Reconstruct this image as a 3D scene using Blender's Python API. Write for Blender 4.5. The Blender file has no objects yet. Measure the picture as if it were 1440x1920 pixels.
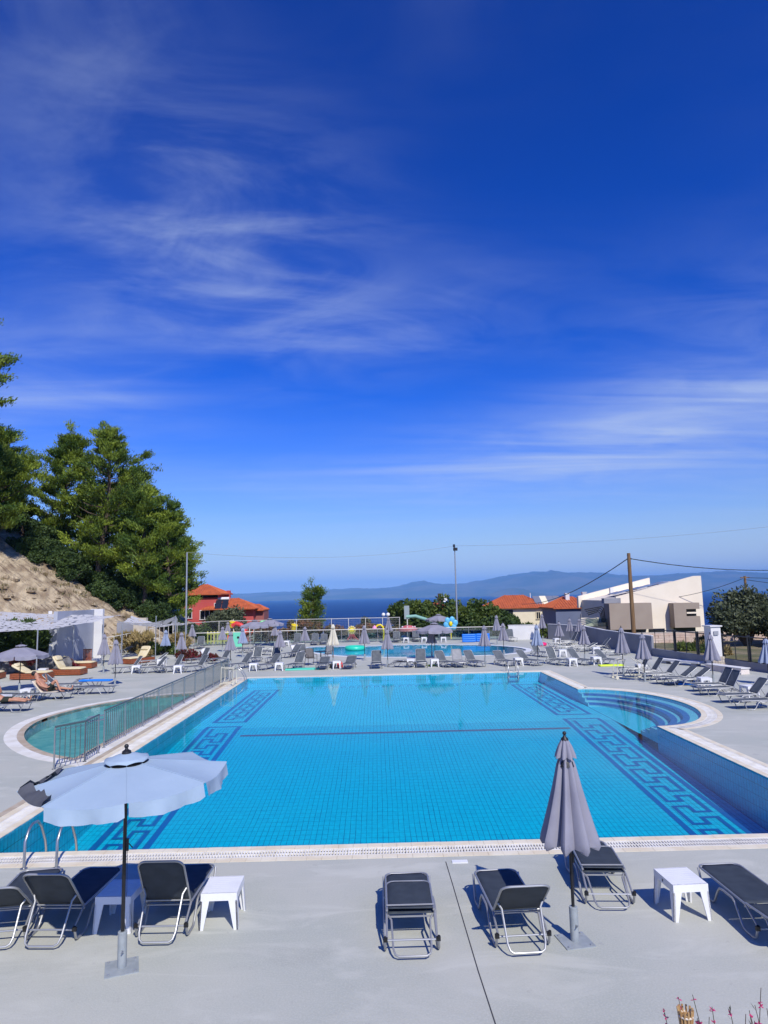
import bpy, bmesh, math, random
import numpy as np
from mathutils import Vector, Matrix, Euler, noise
from mathutils.geometry import tessellate_polygon
R = math.radians
PI = math.pi
S = bpy.context.scene
COL = S.collection

# ---------------------------------------------------------------- camera
cam_d = bpy.data.cameras.new('camera')
cam_d.sensor_fit = 'VERTICAL'; cam_d.sensor_height = 36.0; cam_d.sensor_width = 27.0
cam_d.lens = 24.0; cam_d.clip_start = 0.1; cam_d.clip_end = 90000
cam = bpy.data.objects.new('camera', cam_d); COL.objects.link(cam)
cam.location = (0, 0, 4.1)
cam.rotation_mode = 'QUATERNION'
cam.rotation_quaternion = (Matrix.Rotation(R(-0.75), 3, 'Z') @ Matrix.Rotation(R(96.96), 3, 'X') @ Matrix.Rotation(R(-1.2), 3, 'Z')).to_quaternion()
S.camera = cam

# ---------------------------------------------------------------- sun, sky, exposure
SUN_EL = 44.0; SUN_AZ = 160.5           # azimuth clockwise from +Y: behind the camera, a little to the right
sd = Vector((math.sin(R(SUN_AZ)) * math.cos(R(SUN_EL)), math.cos(R(SUN_AZ)) * math.cos(R(SUN_EL)), math.sin(R(SUN_EL))))
sun_d = bpy.data.lights.new('sun', 'SUN'); sun_d.energy = 5.0; sun_d.angle = R(0.5); sun_d.color = (1.0, 0.95, 0.865)
sun = bpy.data.objects.new('sun', sun_d); COL.objects.link(sun)
sun.rotation_mode = 'QUATERNION'; sun.rotation_quaternion = (-sd).to_track_quat('-Z', 'Y')

W = bpy.data.worlds.new('World'); S.world = W; W.use_nodes = True
nt = W.node_tree; nt.nodes.clear()
def N(t, **k):
    n = nt.nodes.new(t)
    for a, b in k.items(): setattr(n, a, b)
    return n
def L(a, b): nt.links.new(a, b)
def M2(op, a, b=None, c=None, clamp=False):
    n = nt.nodes.new('ShaderNodeMath'); n.operation = op; n.use_clamp = clamp
    for i, v in enumerate((a, b, c)):
        if v is None: continue
        if isinstance(v, (int, float)): n.inputs[i].default_value = v
        else: nt.links.new(v, n.inputs[i])
    return n.outputs[0]
def SS(x, lo, hi):
    n = nt.nodes.new('ShaderNodeMapRange'); n.interpolation_type = 'SMOOTHSTEP'
    nt.links.new(x, n.inputs[0]); n.inputs[1].default_value = lo; n.inputs[2].default_value = hi
    return n.outputs[0]
sky = N('ShaderNodeTexSky'); sky.sky_type = 'NISHITA'; sky.sun_disc = False
sky.sun_elevation = R(SUN_EL); sky.sun_rotation = R(SUN_AZ)
sky.altitude = 60; sky.air_density = 1.0; sky.dust_density = 0.4; sky.ozone_density = 4.0
hs = N('ShaderNodeHueSaturation'); hs.inputs['Saturation'].default_value = 1.30; hs.inputs['Value'].default_value = 1.0; hs.inputs['Hue'].default_value = 0.506
gm = N('ShaderNodeGamma'); gm.inputs[1].default_value = 1.28
L(sky.outputs[0], hs.inputs['Color'])
sc0 = N('ShaderNodeVectorMath', operation='SCALE'); sc0.inputs['Scale'].default_value = 0.26
L(hs.outputs[0], sc0.inputs[0]); L(sc0.outputs[0], gm.inputs[0])
sc1 = N('ShaderNodeVectorMath', operation='SCALE'); sc1.inputs['Scale'].default_value = 4.6
hs2 = N('ShaderNodeHueSaturation'); hs2.inputs['Saturation'].default_value = 1.16; hs2.inputs['Hue'].default_value = 0.503
mulc = N('ShaderNodeVectorMath', operation='MULTIPLY'); mulc.inputs[1].default_value = (0.07, 0.83, 1.38)   # clear dry air: a deep blue dome
L(gm.outputs[0], hs2.inputs['Color']); L(hs2.outputs[0], mulc.inputs[0]); L(mulc.outputs[0], sc1.inputs[0])
tc = N('ShaderNodeTexCoord'); sep = N('ShaderNodeSeparateXYZ'); L(tc.outputs['Generated'], sep.inputs[0])
zz = M2('MAXIMUM', sep.outputs[2], 0.0)
den = M2('ADD', zz, 0.10)
u = M2('DIVIDE', sep.outputs[0], den); v = M2('DIVIDE', sep.outputs[1], den)
cmb = N('ShaderNodeCombineXYZ'); L(u, cmb.inputs[0]); L(v, cmb.inputs[1])
def cloud(rot, sx, sy, scale, detail, dist, lo, hi, off=(0, 0, 0)):
    mp = N('ShaderNodeMapping'); mp.inputs['Rotation'].default_value = (0, 0, R(rot)); mp.inputs['Scale'].default_value = (sx, sy, 1); mp.inputs['Location'].default_value = off
    L(cmb.outputs[0], mp.inputs[0])
    n = N('ShaderNodeTexNoise'); n.inputs['Scale'].default_value = scale; n.inputs['Detail'].default_value = detail; n.inputs['Roughness'].default_value = 0.58; n.inputs['Distortion'].default_value = dist
    L(mp.outputs[0], n.inputs['Vector'])
    return SS(n.outputs[0], lo, hi)
c1 = cloud(52, 0.75, 1.7, 1.5, 10, 1.1, 0.40, 0.78, (3.1, 1.3, 0))          # high thin wisps
c2 = cloud(-9, 0.30, 1.5, 1.0, 10, 0.6, 0.40, 0.74, (7.7, 4.2, 0))         # low streaks
c3 = cloud(35, 0.8, 1.3, 2.4, 8, 1.0, 0.35, 0.75, (2.2, 9.1, 0))           # finer tufts
az = M2('ARCTAN2', sep.outputs[0], sep.outputs[1])                          # bearing, 0 = along the pool
el = M2('ARCSINE', sep.outputs[2])
def bank(a0, e0, sa, se, k):
    """a soft bank of cirrus round a bearing and height in the sky (degrees)"""
    da = M2('DIVIDE', M2('SUBTRACT', az, R(a0)), R(sa)); de = M2('DIVIDE', M2('SUBTRACT', el, R(e0)), R(se))
    q = M2('ADD', M2('MULTIPLY', da, da), M2('MULTIPLY', de, de))
    return M2('MULTIPLY', M2('POWER', 2.718, M2('MULTIPLY', q, -1.0)), k)
def addm(*a):
    r = a[0]
    for b in a[1:]: r = M2('ADD', r, b)
    return r
low_b = addm(bank(33, 15.5, 12, 3.6, 0.95), bank(19, 12.0, 12, 3.2, 0.95), bank(4, 9.0, 16, 2.6, 0.7), bank(-27, 16.5, 10, 4.5, 0.62), bank(50, 9, 25, 5, .7), bank(-60, 12, 30, 6, .6), bank(130, 14, 40, 7, .6), bank(-150, 12, 40, 7, .6))
high_b = addm(bank(-15, 30, 13, 8, 0.70), bank(-4, 23, 14, 4.5, 0.62), bank(-26, 41, 13, 9, 0.32), bank(30, 20, 12, 5, 0.25), bank(12, 46, 12, 6, .14), bank(75, 35, 30, 12, .3), bank(-100, 35, 35, 12, .3), bank(170, 50, 60, 14, .3))
cl = addm(M2('MULTIPLY', low_b, addm(M2('MULTIPLY', c2, 0.62), M2('MULTIPLY', c3, 0.16), 0.10)), M2('MULTIPLY', high_b, addm(M2('MULTIPLY', c1, 0.44), M2('MULTIPLY', c3, 0.30), 0.04)))
cl = M2('MINIMUM', cl, 0.85)
hz = M2('SUBTRACT', 1.0, SS(zz, -0.04, 0.34))
hz = M2('MULTIPLY', M2('POWER', hz, 1.7), 0.94)
mixh = N('ShaderNodeMixRGB'); L(hz, mixh.inputs[0]); L(sc1.outputs[0], mixh.inputs[1]); mixh.inputs[2].default_value = (6.6, 7.6, 8.9, 1)
hz2 = M2('MULTIPLY', M2('POWER', M2('SUBTRACT', 1.0, SS(zz, -0.02, 0.15)), 1.5), 0.75)
mixh2 = N('ShaderNodeMixRGB'); L(hz2, mixh2.inputs[0]); L(mixh.outputs[0], mixh2.inputs[1]); mixh2.inputs[2].default_value = (10.5, 10.3, 9.8, 1)
mixc = N('ShaderNodeMixRGB'); L(cl, mixc.inputs[0]); L(mixh2.outputs[0], mixc.inputs[1]); mixc.inputs[2].default_value = (6.4, 7.6, 10.0, 1)
bg = N('ShaderNodeBackground'); bg.inputs[1].default_value = 0.095
out = N('ShaderNodeOutputWorld')
L(mixc.outputs[0], bg.inputs[0]); L(bg.outputs[0], out.inputs[0])

vs = S.view_settings
vs.view_transform = 'Standard'; vs.look = 'None'; vs.exposure = -0.08; vs.gamma = 1.0; vs.use_curve_mapping = False
S.cycles.max_bounces = 8; S.cycles.transparent_max_bounces = 24; S.cycles.volume_bounces = 0
S.cycles.use_denoising = True
S.cycles.caustics_reflective = False; S.cycles.caustics_refractive = False

# ---------------------------------------------------------------- material helpers
MATS = {}
def mat(name, color, rough=0.6, metal=0.0, c2=None, scale=4.0, bump=0.0, bscale=60.0, spec=0.5, trans=0.0, coords='Object', detail=4.0, lo=0.4, hi=0.6, stretch=None, sheen=0.0):
    if name in MATS: return MATS[name]
    m = bpy.data.materials.new(name); m.use_nodes = True
    t = m.node_tree; b = t.nodes['Principled BSDF']
    b.inputs['Base Color'].default_value = (*color, 1); b.inputs['Roughness'].default_value = rough; b.inputs['Metallic'].default_value = metal
    b.inputs['Specular IOR Level'].default_value = spec
    tcn = t.nodes.new('ShaderNodeTexCoord'); src = tcn.outputs[coords if coords != 'World' else 'Object']
    if coords == 'World':
        g = t.nodes.new('ShaderNodeNewGeometry'); src = g.outputs['Position']
    if stretch:
        mp = t.nodes.new('ShaderNodeMapping'); mp.inputs['Scale'].default_value = stretch; t.links.new(src, mp.inputs[0]); src = mp.outputs[0]
    if c2 is not None:
        n = t.nodes.new('ShaderNodeTexNoise'); n.inputs['Scale'].default_value = scale; n.inputs['Detail'].default_value = detail
        t.links.new(src, n.inputs['Vector'])
        mr = t.nodes.new('ShaderNodeMapRange'); t.links.new(n.outputs[0], mr.inputs[0]); mr.inputs[1].default_value = lo; mr.inputs[2].default_value = hi
        mx = t.nodes.new('ShaderNodeMixRGB'); t.links.new(mr.outputs[0], mx.inputs[0]); mx.inputs[1].default_value = (*color, 1); mx.inputs[2].default_value = (*c2, 1)
        t.links.new(mx.outputs[0], b.inputs['Base Color'])
    if bump:
        n2 = t.nodes.new('ShaderNodeTexNoise'); n2.inputs['Scale'].default_value = bscale; n2.inputs['Detail'].default_value = 3
        t.links.new(src, n2.inputs['Vector'])
        bp = t.nodes.new('ShaderNodeBump'); bp.inputs['Strength'].default_value = bump; bp.inputs['Distance'].default_value = min(0.02, 0.25 / bscale)
        t.links.new(n2.outputs[0], bp.inputs['Height']); t.links.new(bp.outputs[0], b.inputs['Normal'])
    if trans:
        tr = t.nodes.new('ShaderNodeBsdfTranslucent'); tr.inputs[0].default_value = (*(c2 or color), 1)
        ms = t.nodes.new('ShaderNodeMixShader'); ms.inputs[0].default_value = trans
        o = t.nodes['Material Output']; t.links.new(b.outputs[0], ms.inputs[1]); t.links.new(tr.outputs[0], ms.inputs[2]); t.links.new(ms.outputs[0], o.inputs[0])
    MATS[name] = m
    return m

# ---------------------------------------------------------------- mesh helpers
class MB:
    def __init__(s): s.v = []; s.f = []; s.mi = []; s.k = 0
    def add(s, vs_, fs, M=None):
        o = len(s.v)
        s.v += [tuple(M @ Vector(p)) if M is not None else tuple(p) for p in vs_]
        s.f += [tuple(i + o for i in f) for f in fs]; s.mi += [s.k] * len(fs)
        return s
    def box(s, c, d, M=None, rz=0.0, taper=None):
        x, y, z = d[0] / 2, d[1] / 2, d[2] / 2
        tx, ty = taper or (1, 1)
        p = [(-x, -y, -z), (x, -y, -z), (x, y, -z), (-x, y, -z), (-x * tx, -y * ty, z), (x * tx, -y * ty, z), (x * tx, y * ty, z), (-x * tx, y * ty, z)]
        T = Matrix.Translation(c) @ Matrix.Rotation(rz, 4, 'Z')
        if M is not None: T = M @ T
        return s.add(p, [(3, 2, 1, 0), (4, 5, 6, 7), (0, 1, 5, 4), (1, 2, 6, 5), (2, 3, 7, 6), (3, 0, 4, 7)], T)
    def tube(s, pts, r, n=8, closed=False, M=None, r1=None):
        P = [Vector(p) for p in pts]; m = len(P); vv = []; ff = []
        up = None
        for i in range(m):
            if closed: t = P[(i + 1) % m] - P[i - 1]
            else: t = P[min(i + 1, m - 1)] - P[max(i - 1, 0)]
            t = t.normalized() if t.length > 1e-9 else Vector((0, 0, 1))
            if up is None: up = Vector((0, 0, 1)) if abs(t.z) < 0.9 else Vector((0, 1, 0))
            a = up - t * up.dot(t)
            if a.length < 1e-5: a = (Vector((1, 0, 0)) - t * t.x)
            a.normalize(); b = t.cross(a); up = a
            rr = r if r1 is None else r + (r1 - r) * i / max(1, m - 1)
            for k in range(n):
                q = 2 * PI * k / n
                vv.append(P[i] + (a * math.cos(q) + b * math.sin(q)) * rr)
        for i in range(m if closed else m - 1):
            j = (i + 1) % m
            for k in range(n): ff.append((i * n + k, i * n + (k + 1) % n, j * n + (k + 1) % n, j * n + k))
        if not closed: ff.append(tuple(range(n - 1, -1, -1))); ff.append(tuple((m - 1) * n + k for k in range(n)))
        return s.add(vv, ff, M)
    def lathe(s, prof, n=16, M=None, cap=True):
        vv = []; ff = []
        for (r, z) in prof:
            for k in range(n): q = 2 * PI * k / n; vv.append((r * math.cos(q), r * math.sin(q), z))
        for i in range(len(prof) - 1):
            for k in range(n): ff.append((i * n + k, i * n + (k + 1) % n, (i + 1) * n + (k + 1) % n, (i + 1) * n + k))
        if cap: ff.append(tuple(range(n - 1, -1, -1))); ff.append(tuple((len(prof) - 1) * n + k for k in range(n)))
        return s.add(vv, ff, M)
    def ball(s, c, r, n=12, m=8, M=None, sc=(1, 1, 1)):
        prof = [(max(1e-4, r * math.sin(PI * i / m)), -r * math.cos(PI * i / m)) for i in range(m + 1)]
        T = Matrix.Translation(c) @ Matrix.Diagonal((*sc, 1))
        if M is not None: T = M @ T
        return s.lathe(prof, n, T)
    def prism(s, poly, z0, z1, M=None, holes=()):
        """vertical prism over a 2-D polygon"""
        loops = [list(poly)] + [list(h) for h in holes]
        flat = [p for l in loops for p in l]; n = len(flat)
        tris = tessellate_polygon([[Vector((p[0], p[1], 0)) for p in l] for l in loops])
        vv = [(p[0], p[1], z0) for p in flat] + [(p[0], p[1], z1) for p in flat]; ff = []
        for t in tris:
            a, b, c = (Vector(flat[i]) for i in t)
            ccw = (b - a).cross(c - a) > 0
            t = t if ccw else t[::-1]
            ff.append(tuple(i + n for i in t)); ff.append(tuple(t[::-1]))
        o = 0
        for l in loops:
            m = len(l)
            for i in range(m): ff.append((o + i, o + (i + 1) % m, n + o + (i + 1) % m, n + o + i))
            o += m
        return s.add(vv, ff, M)
    def sheet(s, poly, z):
        flat = [Vector((p[0], p[1], z)) for p in poly]; ff = []
        for t in tessellate_polygon([flat]):
            a, b, c = (flat[i] for i in t)
            ff.append(tuple(t) if (b - a).cross(c - a).z > 0 else tuple(t[::-1]))
        return s.add(flat, ff)
    def mesh(s, name, mats, smooth=False, fix=True):
        me = bpy.data.meshes.new(name); me.from_pydata(s.v, [], s.f); me.update()
        for m in (mats if isinstance(mats, (list, tuple)) else [mats]): me.materials.append(m)
        if any(s.mi): me.polygons.foreach_set('material_index', s.mi)
        if fix:
            b = bmesh.new(); b.from_mesh(me); bmesh.ops.recalc_face_normals(b, faces=b.faces); b.to_mesh(me); b.free()
        if smooth:
            me.polygons.foreach_set('use_smooth', [True] * len(me.polygons))
            if smooth != 'all':
                try: me.set_sharp_from_angle(angle=R(40))
                except Exception: pass
        return me
    def build(s, name, mats, parent=None, smooth=False, fix=True):
        return link(name, s.mesh(name, mats, smooth, fix), parent)
def link(name, me, parent=None, loc=None, rz=None):
    o = bpy.data.objects.new(name, me); COL.objects.link(o)
    if parent is not None: o.parent = parent
    if loc is not None: o.location = loc
    if rz is not None: o.rotation_euler = (0, 0, rz)
    return o
def tag(o, label=None, cat=None, group=None, kind=None):
    if label: o['label'] = label
    if cat: o['category'] = cat
    if group: o['group'] = group
    if kind: o['kind'] = kind
    return o
def thing(name, label, cat, loc=(0, 0, 0), rz=0.0, group=None):
    o = link(name, None, None, loc, rz); o.empty_display_size = 0.2
    return tag(o, label, cat, group)
def structure(o): o['kind'] = 'structure'; return o
KIDS = {}
def kids(o):
    return [c for c in bpy.data.objects if c.parent == o]
def copy_tree(o, parent=None, ch=None):
    c = o.copy(); COL.objects.link(c); c.parent = parent
    for k in (ch if ch is not None else KIDS.get(o.name, [])): copy_tree(k, c)
    return c
def remember(o):
    """note the children once so that copies do not search the whole scene"""
    KIDS[o.name] = list(kids(o))
    for c in KIDS[o.name]: remember(c)
def arc_pts(cx, cy, r, a0, a1, n, f=lambda x, y: (x, y, 0)):
    return [f(cx + r * math.cos(R(a0 + (a1 - a0) * i / n)), cy + r * math.sin(R(a0 + (a1 - a0) * i / n))) for i in range(n + 1)]
def chaikin(p, it=2, closed=True):
    for _ in range(it):
        q = []
        for i in range(len(p) if closed else len(p) - 1):
            a, b = p[i], p[(i + 1) % len(p)]
            q += [(a[0] * .75 + b[0] * .25, a[1] * .75 + b[1] * .25), (a[0] * .25 + b[0] * .75, a[1] * .25 + b[1] * .75)]
        p = q if closed else [p[0]] + q + [p[-1]]
    return p
def offset(poly, d):
    """offset a closed ccw polygon outwards by d (mitred)"""
    n = len(poly); out = []
    for i in range(n):
        a, b, c = Vector(poly[i - 1]), Vector(poly[i]), Vector(poly[(i + 1) % n])
        e1 = (b - a).normalized(); e2 = (c - b).normalized()
        n1 = Vector((e1.y, -e1.x)); n2 = Vector((e2.y, -e2.x))
        m = n1 + n2
        k = max(0.35, 1 + n1.dot(n2))
        out.append(tuple(b + m * (d / k)))
    return out
# ---------------------------------------------------------------- where things stand (metres; x right, y away, z up)
COAST_FAR = [(-0.62, 60), (-0.42, 110), (-0.3, 170), (-0.2138, 180), (-0.1597, 201), (-0.1133, 218), (-0.0513, 244), (-0.0125, 250), (0.0419, 279), (0.0654, 374), (0.0888, 400), (0.112, 322), (0.151, 308), (0.198, 388), (0.2374, 513), (0.2768, 583), (0.3083, 627), (0.3316, 562), (0.355, 526), (0.3862, 472), (0.4333, 441), (0.4884, 449), (0.5752, 459), (0.68, 465), (0.85, 420)]
HEADLAND = [(0.1698, 16), (0.1855, 79), (0.2013, 128), (0.217, 144), (0.2325, 115), (0.2517, 53), (0.2671, 2)]
LOUNGERS = [
    (-8.17, 40.97, 138, 48, 'lo', 'grey sling lounger nearest the far left pool ladder, foot to the left'),
    (-7.90, 44.77, 170, 62, 'lo', 'light grey lounger standing behind the leftmost small table of the far edge row'),
    (-6.41, 40.31, 138, 45, 'lo', 'grey sling lounger between the two left tables of the far pool edge'),
    (-6.72, 44.85, 170, 58, 'lo', 'light grey upright lounger behind the second table of the far pool edge'),
    (-4.77, 40.25, 160, 55, 'lo', 'lounger behind the flat green float at the far pool edge'),
    (-3.15, 39.91, 176, 22, 'lo', 'dark low lounger just left of the cream closed umbrella'),
    (-1.65, 39.89, 172, 22, 'lo', 'dark low lounger beside the red bag at the far pool edge'),
    (-0.09, 39.85, 180, 62, 'lo', 'upright lounger standing alone in the middle of the far pool edge'),
    (1.31, 39.84, -120, 2, 'fold', 'folded flat lounger beside the closed umbrella at the far pool edge centre'),
    (2.48, 39.88, 180, 66, 'lo', 'upright lounger with shade across its back, under the open umbrella at the far edge'),
    (3.82, 39.59, 202, 50, 'lo', 'first lounger right of the table under the far open umbrella'),
    (4.59, 39.43, 186, 62, 'pale', 'pale faded lounger in the row of three at the far pool edge'),
    (5.49, 39.53, 202, 45, 'lo', 'lounger left of a closed umbrella, third of the three at the far pool edge'),
    (7.18, 39.45, 200, 40, 'lo', 'lounger right behind the far right pool ladder'),
    (8.63, 39.43, 212, 42, 'lo', 'lounger beside the blue closed umbrella at the far right pool corner'),
    (10.44, 44.44, 205, 55, 'lo', 'lounger right behind the blue closed umbrella, near the oval pool end'),
    (10.14, 39.40, 200, 58, 'lo', 'lounger left of two white tables at the far right corner'),
    (11.45, 39.11, 208, 48, 'lo', 'lounger between the low table and the table with yellow mat'),
    (12.97, 38.77, 215, 42, 'lo', 'bluish grey lounger behind the far end of the yellow mat'),
    (13.58, 51.75, 90, 3, 'lo', 'flat lounger beside the pink ring near the grey wall'),
    (14.94, 54.15, 100, 60, 'lo', 'dark upright lounger under the leftmost umbrellas along the grey wall'),
    (15.02, 52.41, 80, 35, 'lo', 'half raised lounger against the far end of the grey wall'),
    (13.21, 48.37, 92, 3, 'lo', 'flat lounger behind the tall white table near the grey wall'),
    (13.99, 47.25, 95, 25, 'lo', 'low lounger in the middle of the cluster before the grey wall'),
    (15.37, 48.24, 90, 45, 'lo', 'raised lounger foot left below the long grey wall, nearest to it'),
    (14.92, 44.09, 92, 3, 'lo', 'flat lounger below the long grey wall at the right of its cluster'),
    (12.73, 34.36, 88, 58, 'lo', 'first lounger of the right row, with a pink towel over its back'),
    (12.74, 33.02, 90, 52, 'lo', 'second lounger of the right row, behind a white table'),
    (12.92, 31.75, 92, 45, 'lo', 'third lounger of the right row, left of the stacked dark backs'),
    (12.97, 30.41, 93, 38, 'lo', 'fourth lounger of the right row, low dark back, blue noodle before it'),
    (13.27, 29.82, 90, 34, 'lo', 'fifth lounger of the right row, right next to the white pillar side'),
    (13.47, 27.98, 92, 58, 'lo', 'lounger under the closed umbrella near the white pillar, right row'),
    (13.26, 26.97, 94, 60, 'lo', 'lounger with raised back, second after the pillar in the right row'),
    (13.15, 25.13, 93, 48, 'lo', 'lounger behind a white table at the right edge of the picture'),
    (13.03, 23.85, 94, 45, 'lo', 'nearest lounger of the right row, cut by the picture edge'),
    (-13.94, 30.01, -94, 50, 'cream', 'lounger with a cream towel carrying the reclining person in dark shorts'),
    (-14.72, 32.77, -86, 40, 'lo', 'dark lounger behind the reclining person, with a blue float on it'),
    (-12.67, 31.40, -88, 2, 'lo', 'flat lounger with bright skid legs left of the toddler pool'),
    (-14.25, 34.00, -86, 2, 'fold', 'dark folded lounger left of the closed umbrella on the left terrace'),
    (-14.89, 29.56, -90, 3, 'lo', 'flat lounger under the white table on the left terrace'),
    (-14.18, 26.94, -92, 42, 'lo', 'lounger at the left picture edge carrying a person seen by the legs'),
    (-14.42, 40.26, 126, 52, 'lo', 'leftmost lounger of the left row, before the cream wooden daybed'),
    (-14.36, 44.50, 122, 36, 'lo', 'low lounger behind the leftmost table of the left row'),
    (-12.95, 39.97, 128, 48, 'lo', 'second lounger of the left row, right of the leftmost table'),
    (-11.91, 40.03, 132, 60, 'lo', 'third lounger of the left row, under the bluish closed umbrella'),
    (-10.54, 40.03, 134, 55, 'lo', 'lounger beside the third table of the left row, before the railing'),
    (-11.65, 45.27, 136, 62, 'lo', 'lounger behind the railing beside the red shrub, left row'),
    (-10.20, 44.94, 138, 54, 'lo', 'lounger right behind the far end of the railing'),
    (-14.93, 58.32, 180, 72, 'lo', 'upright lounger by the rail near the left lamp post'),
    (-19.77, 53.82, 60, 25, 'lo', 'far left lounger below the small net shade'),
    (-19.74, 55.81, 75, 30, 'lo', 'dark lounger by the tan dry grass under the net edge'),
    (-9.95, 52.71, 80, 25, 'lo', 'dark lounger left under the two open umbrellas at the play area'),
    (-9.77, 54.16, 95, 30, 'lo', 'dark low lounger right under the left open umbrella'),
    (-8.04, 50.35, 70, 10, 'lo', 'flat lounger in the middle of the far cluster'),
    (-8.13, 53.21, 110, 30, 'lo', 'lounger beside the red slide in the far cluster'),
    (-5.99, 48.12, 150, 40, 'lo', 'dark backed lounger before the left end of the oval pool'),
    (-5.68, 48.88, 200, 35, 'white', 'white padded lounger at the left end of the oval pool'),
    (-5.25, 48.77, 195, 40, 'lo', 'dark lounger at the left end of the oval pool, next to the sling chair'),
    (-6.92, 59.60, 180, 70, 'lo', 'upright lounger behind the oval pool near the yellow bucket'),
    (-5.42, 59.78, 180, 62, 'lo', 'upright lounger behind the oval pool left of the flower figure'),
    (-4.68, 60.20, 180, 50, 'lo', 'blue covered lounger behind the oval pool and cream umbrella'),
    (1.68, 60.88, 180, 55, 'lo', 'lounger left of the pink mushroom behind the oval pool'),
    (3.42, 61.01, 184, 58, 'lo', 'lounger right of the pink mushroom behind the oval pool'),
    (11.43, 59.08, 184, 70, 'lo', 'upright lounger beside the white panel behind the oval pool'),
    (9.60, 61.10, 170, 60, 'lo', 'lounger behind the blue rafts at the glass fence'),
]
TABLES = [
    (-7.05, 39.60, 'small white table at the left end of the far pool edge'),
    (-5.60, 39.58, 'white table under the closed umbrella, second at the far pool edge'),
    (-2.37, 39.75, 'white table at the foot of the cream umbrella'),
    (1.87, 40.01, 'white table by the folded lounger at the far edge'),
    (3.23, 39.72, 'white table right under the far open umbrella'),
    (7.93, 39.29, 'white table behind the far right pool ladder'),
    (11.75, 44.12, 'tall looking white table behind the far right loungers'),
    (10.73, 38.39, 'white table between loungers at the far right corner, nearest'),
    (12.24, 38.94, 'white table behind the yellow mat'),
    (14.23, 54.96, 'white table by the pink ring at the grey wall'),
    (14.33, 45.45, 'white table in the cluster below the grey wall'),
    (13.09, 34.52, 'white table between first loungers of the right row'),
    (13.57, 28.92, 'white table at the pole of the umbrella by the pillar'),
    (14.02, 26.30, 'white table nearest the right picture edge'),
    (-15.13, 30.34, 'white table left of the reclining person'),
    (-15.14, 28.35, 'white table at the left picture edge'),
    (-18.79, 39.27, 'white table between two cream daybeds'),
    (-13.76, 39.86, 'leftmost white table of the left row'),
    (-13.52, 43.65, 'white table at the pole of the bluish umbrella, left row'),
    (-11.23, 39.35, 'white table at the pole of a purple umbrella, left row'),
    (-7.73, 59.22, 'white table near the yellow bucket behind the oval pool'),
    (2.48, 59.94, 'white table left of the mushroom behind the oval pool'),
    (4.02, 60.12, 'white table behind the oval pool, left of the open umbrella'),
    (5.68, 59.59, 'white table behind the oval pool, right of the open umbrella'),
]
UMBRELLAS = [
    (-15.80, 40.26, 'c', 2.30, 'purple grey closed umbrella, left of the pair on the empty left terrace'),
    (-12.83, 34.15, 'c', 2.33, 'purple grey closed umbrella, nearer of the pair on the left terrace'),
    (-14.69, 48.21, 'b', 2.07, 'faded blue closed umbrella of the left row'),
    (-12.53, 44.43, 'c', 2.08, 'purple closed umbrella beside the red shrub'),
    (-16.13, 60.46, 'c', 2.01, 'closed umbrella by the left lamp post'),
    (-12.11, 54.28, 'c', 1.97, 'closed umbrella before the yellow play fence'),
    (-13.89, 64.43, 'c', 1.95, 'closed umbrella under the left yellow bucket'),
    (-8.89, 42.02, 'c', 2.19, 'closed umbrella right behind the end of the railing'),
    (-9.51, 48.99, 'b', 2.07, 'faded blue closed umbrella left of the open pair'),
    (-8.73, 58.90, 'c', 1.70, 'closed umbrella half hidden right of the open pair'),
    (-6.24, 44.39, 'c', 2.08, 'closed umbrella at the second table of the far pool edge'),
    (-5.34, 51.02, 'c', 2.05, 'closed umbrella at the left end of the oval pool'),
    (-2.73, 42.58, 'w', 2.51, 'cream closed umbrella on a wooden pole'),
    (-0.85, 44.56, 'c', 2.29, 'closed umbrella before the oval pool, left of the centre'),
    (0.96, 59.75, 'c', 2.27, 'closed umbrella behind the oval pool by the globe lamp'),
    (0.56, 40.30, 'c', 2.25, 'slim closed umbrella in the middle of the far pool edge'),
    (3.56, 45.76, 'c', 1.70, 'closed umbrella hidden behind the open one at the oval pool'),
    (6.26, 40.57, 'c', 2.27, 'closed umbrella right of three loungers at the far pool edge'),
    (9.64, 55.78, 'c', 2.38, 'tall closed umbrella behind the oval pool near the blue rafts'),
    (8.25, 45.38, 'c', 2.20, 'closed umbrella at the right end of the oval pool'),
    (9.20, 39.92, 'b', 2.30, 'faded blue closed umbrella at the far right pool corner'),
    (14.08, 58.90, 'c', 2.29, 'closed umbrella before the cream house, farthest right of the oval pool'),
    (13.11, 49.83, 'c', 2.05, 'closed umbrella by the pink ring'),
    (15.55, 55.78, 'c', 2.04, 'left closed umbrella of the pair at the grey wall'),
    (16.11, 54.98, 'c', 1.93, 'right closed umbrella of the pair at the grey wall'),
    (12.28, 41.13, 'c', 2.15, 'closed umbrella behind the table with the yellow mat'),
    (11.80, 33.41, 'c', 2.35, 'closed umbrella beside the beige tube trolley'),
    (12.01, 31.33, 'c', 2.24, 'closed umbrella at the second lounger of the right row'),
    (14.53, 30.13, 'c', 2.21, 'closed umbrella in front of the white pillar'),
    (16.56, 29.42, 'b', 2.00, 'faded blue closed umbrella cut by the right picture edge'),
    (-16.83, 32.94, 'o', 2.12, 'open umbrella on the left terrace shading white tables'),
    (-9.99, 56.35, 'o', 2.31, 'left open umbrella of the pair at the play area'),
    (-9.26, 59.67, 'o', 2.31, 'right open umbrella of the pair at the play area'),
    (3.67, 44.59, 'o', 2.26, 'open umbrella between the main pool and the oval pool'),
    (5.81, 65.50, 'o', 2.20, 'open umbrella seen before the dark trees behind the glass fence'),
]

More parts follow.
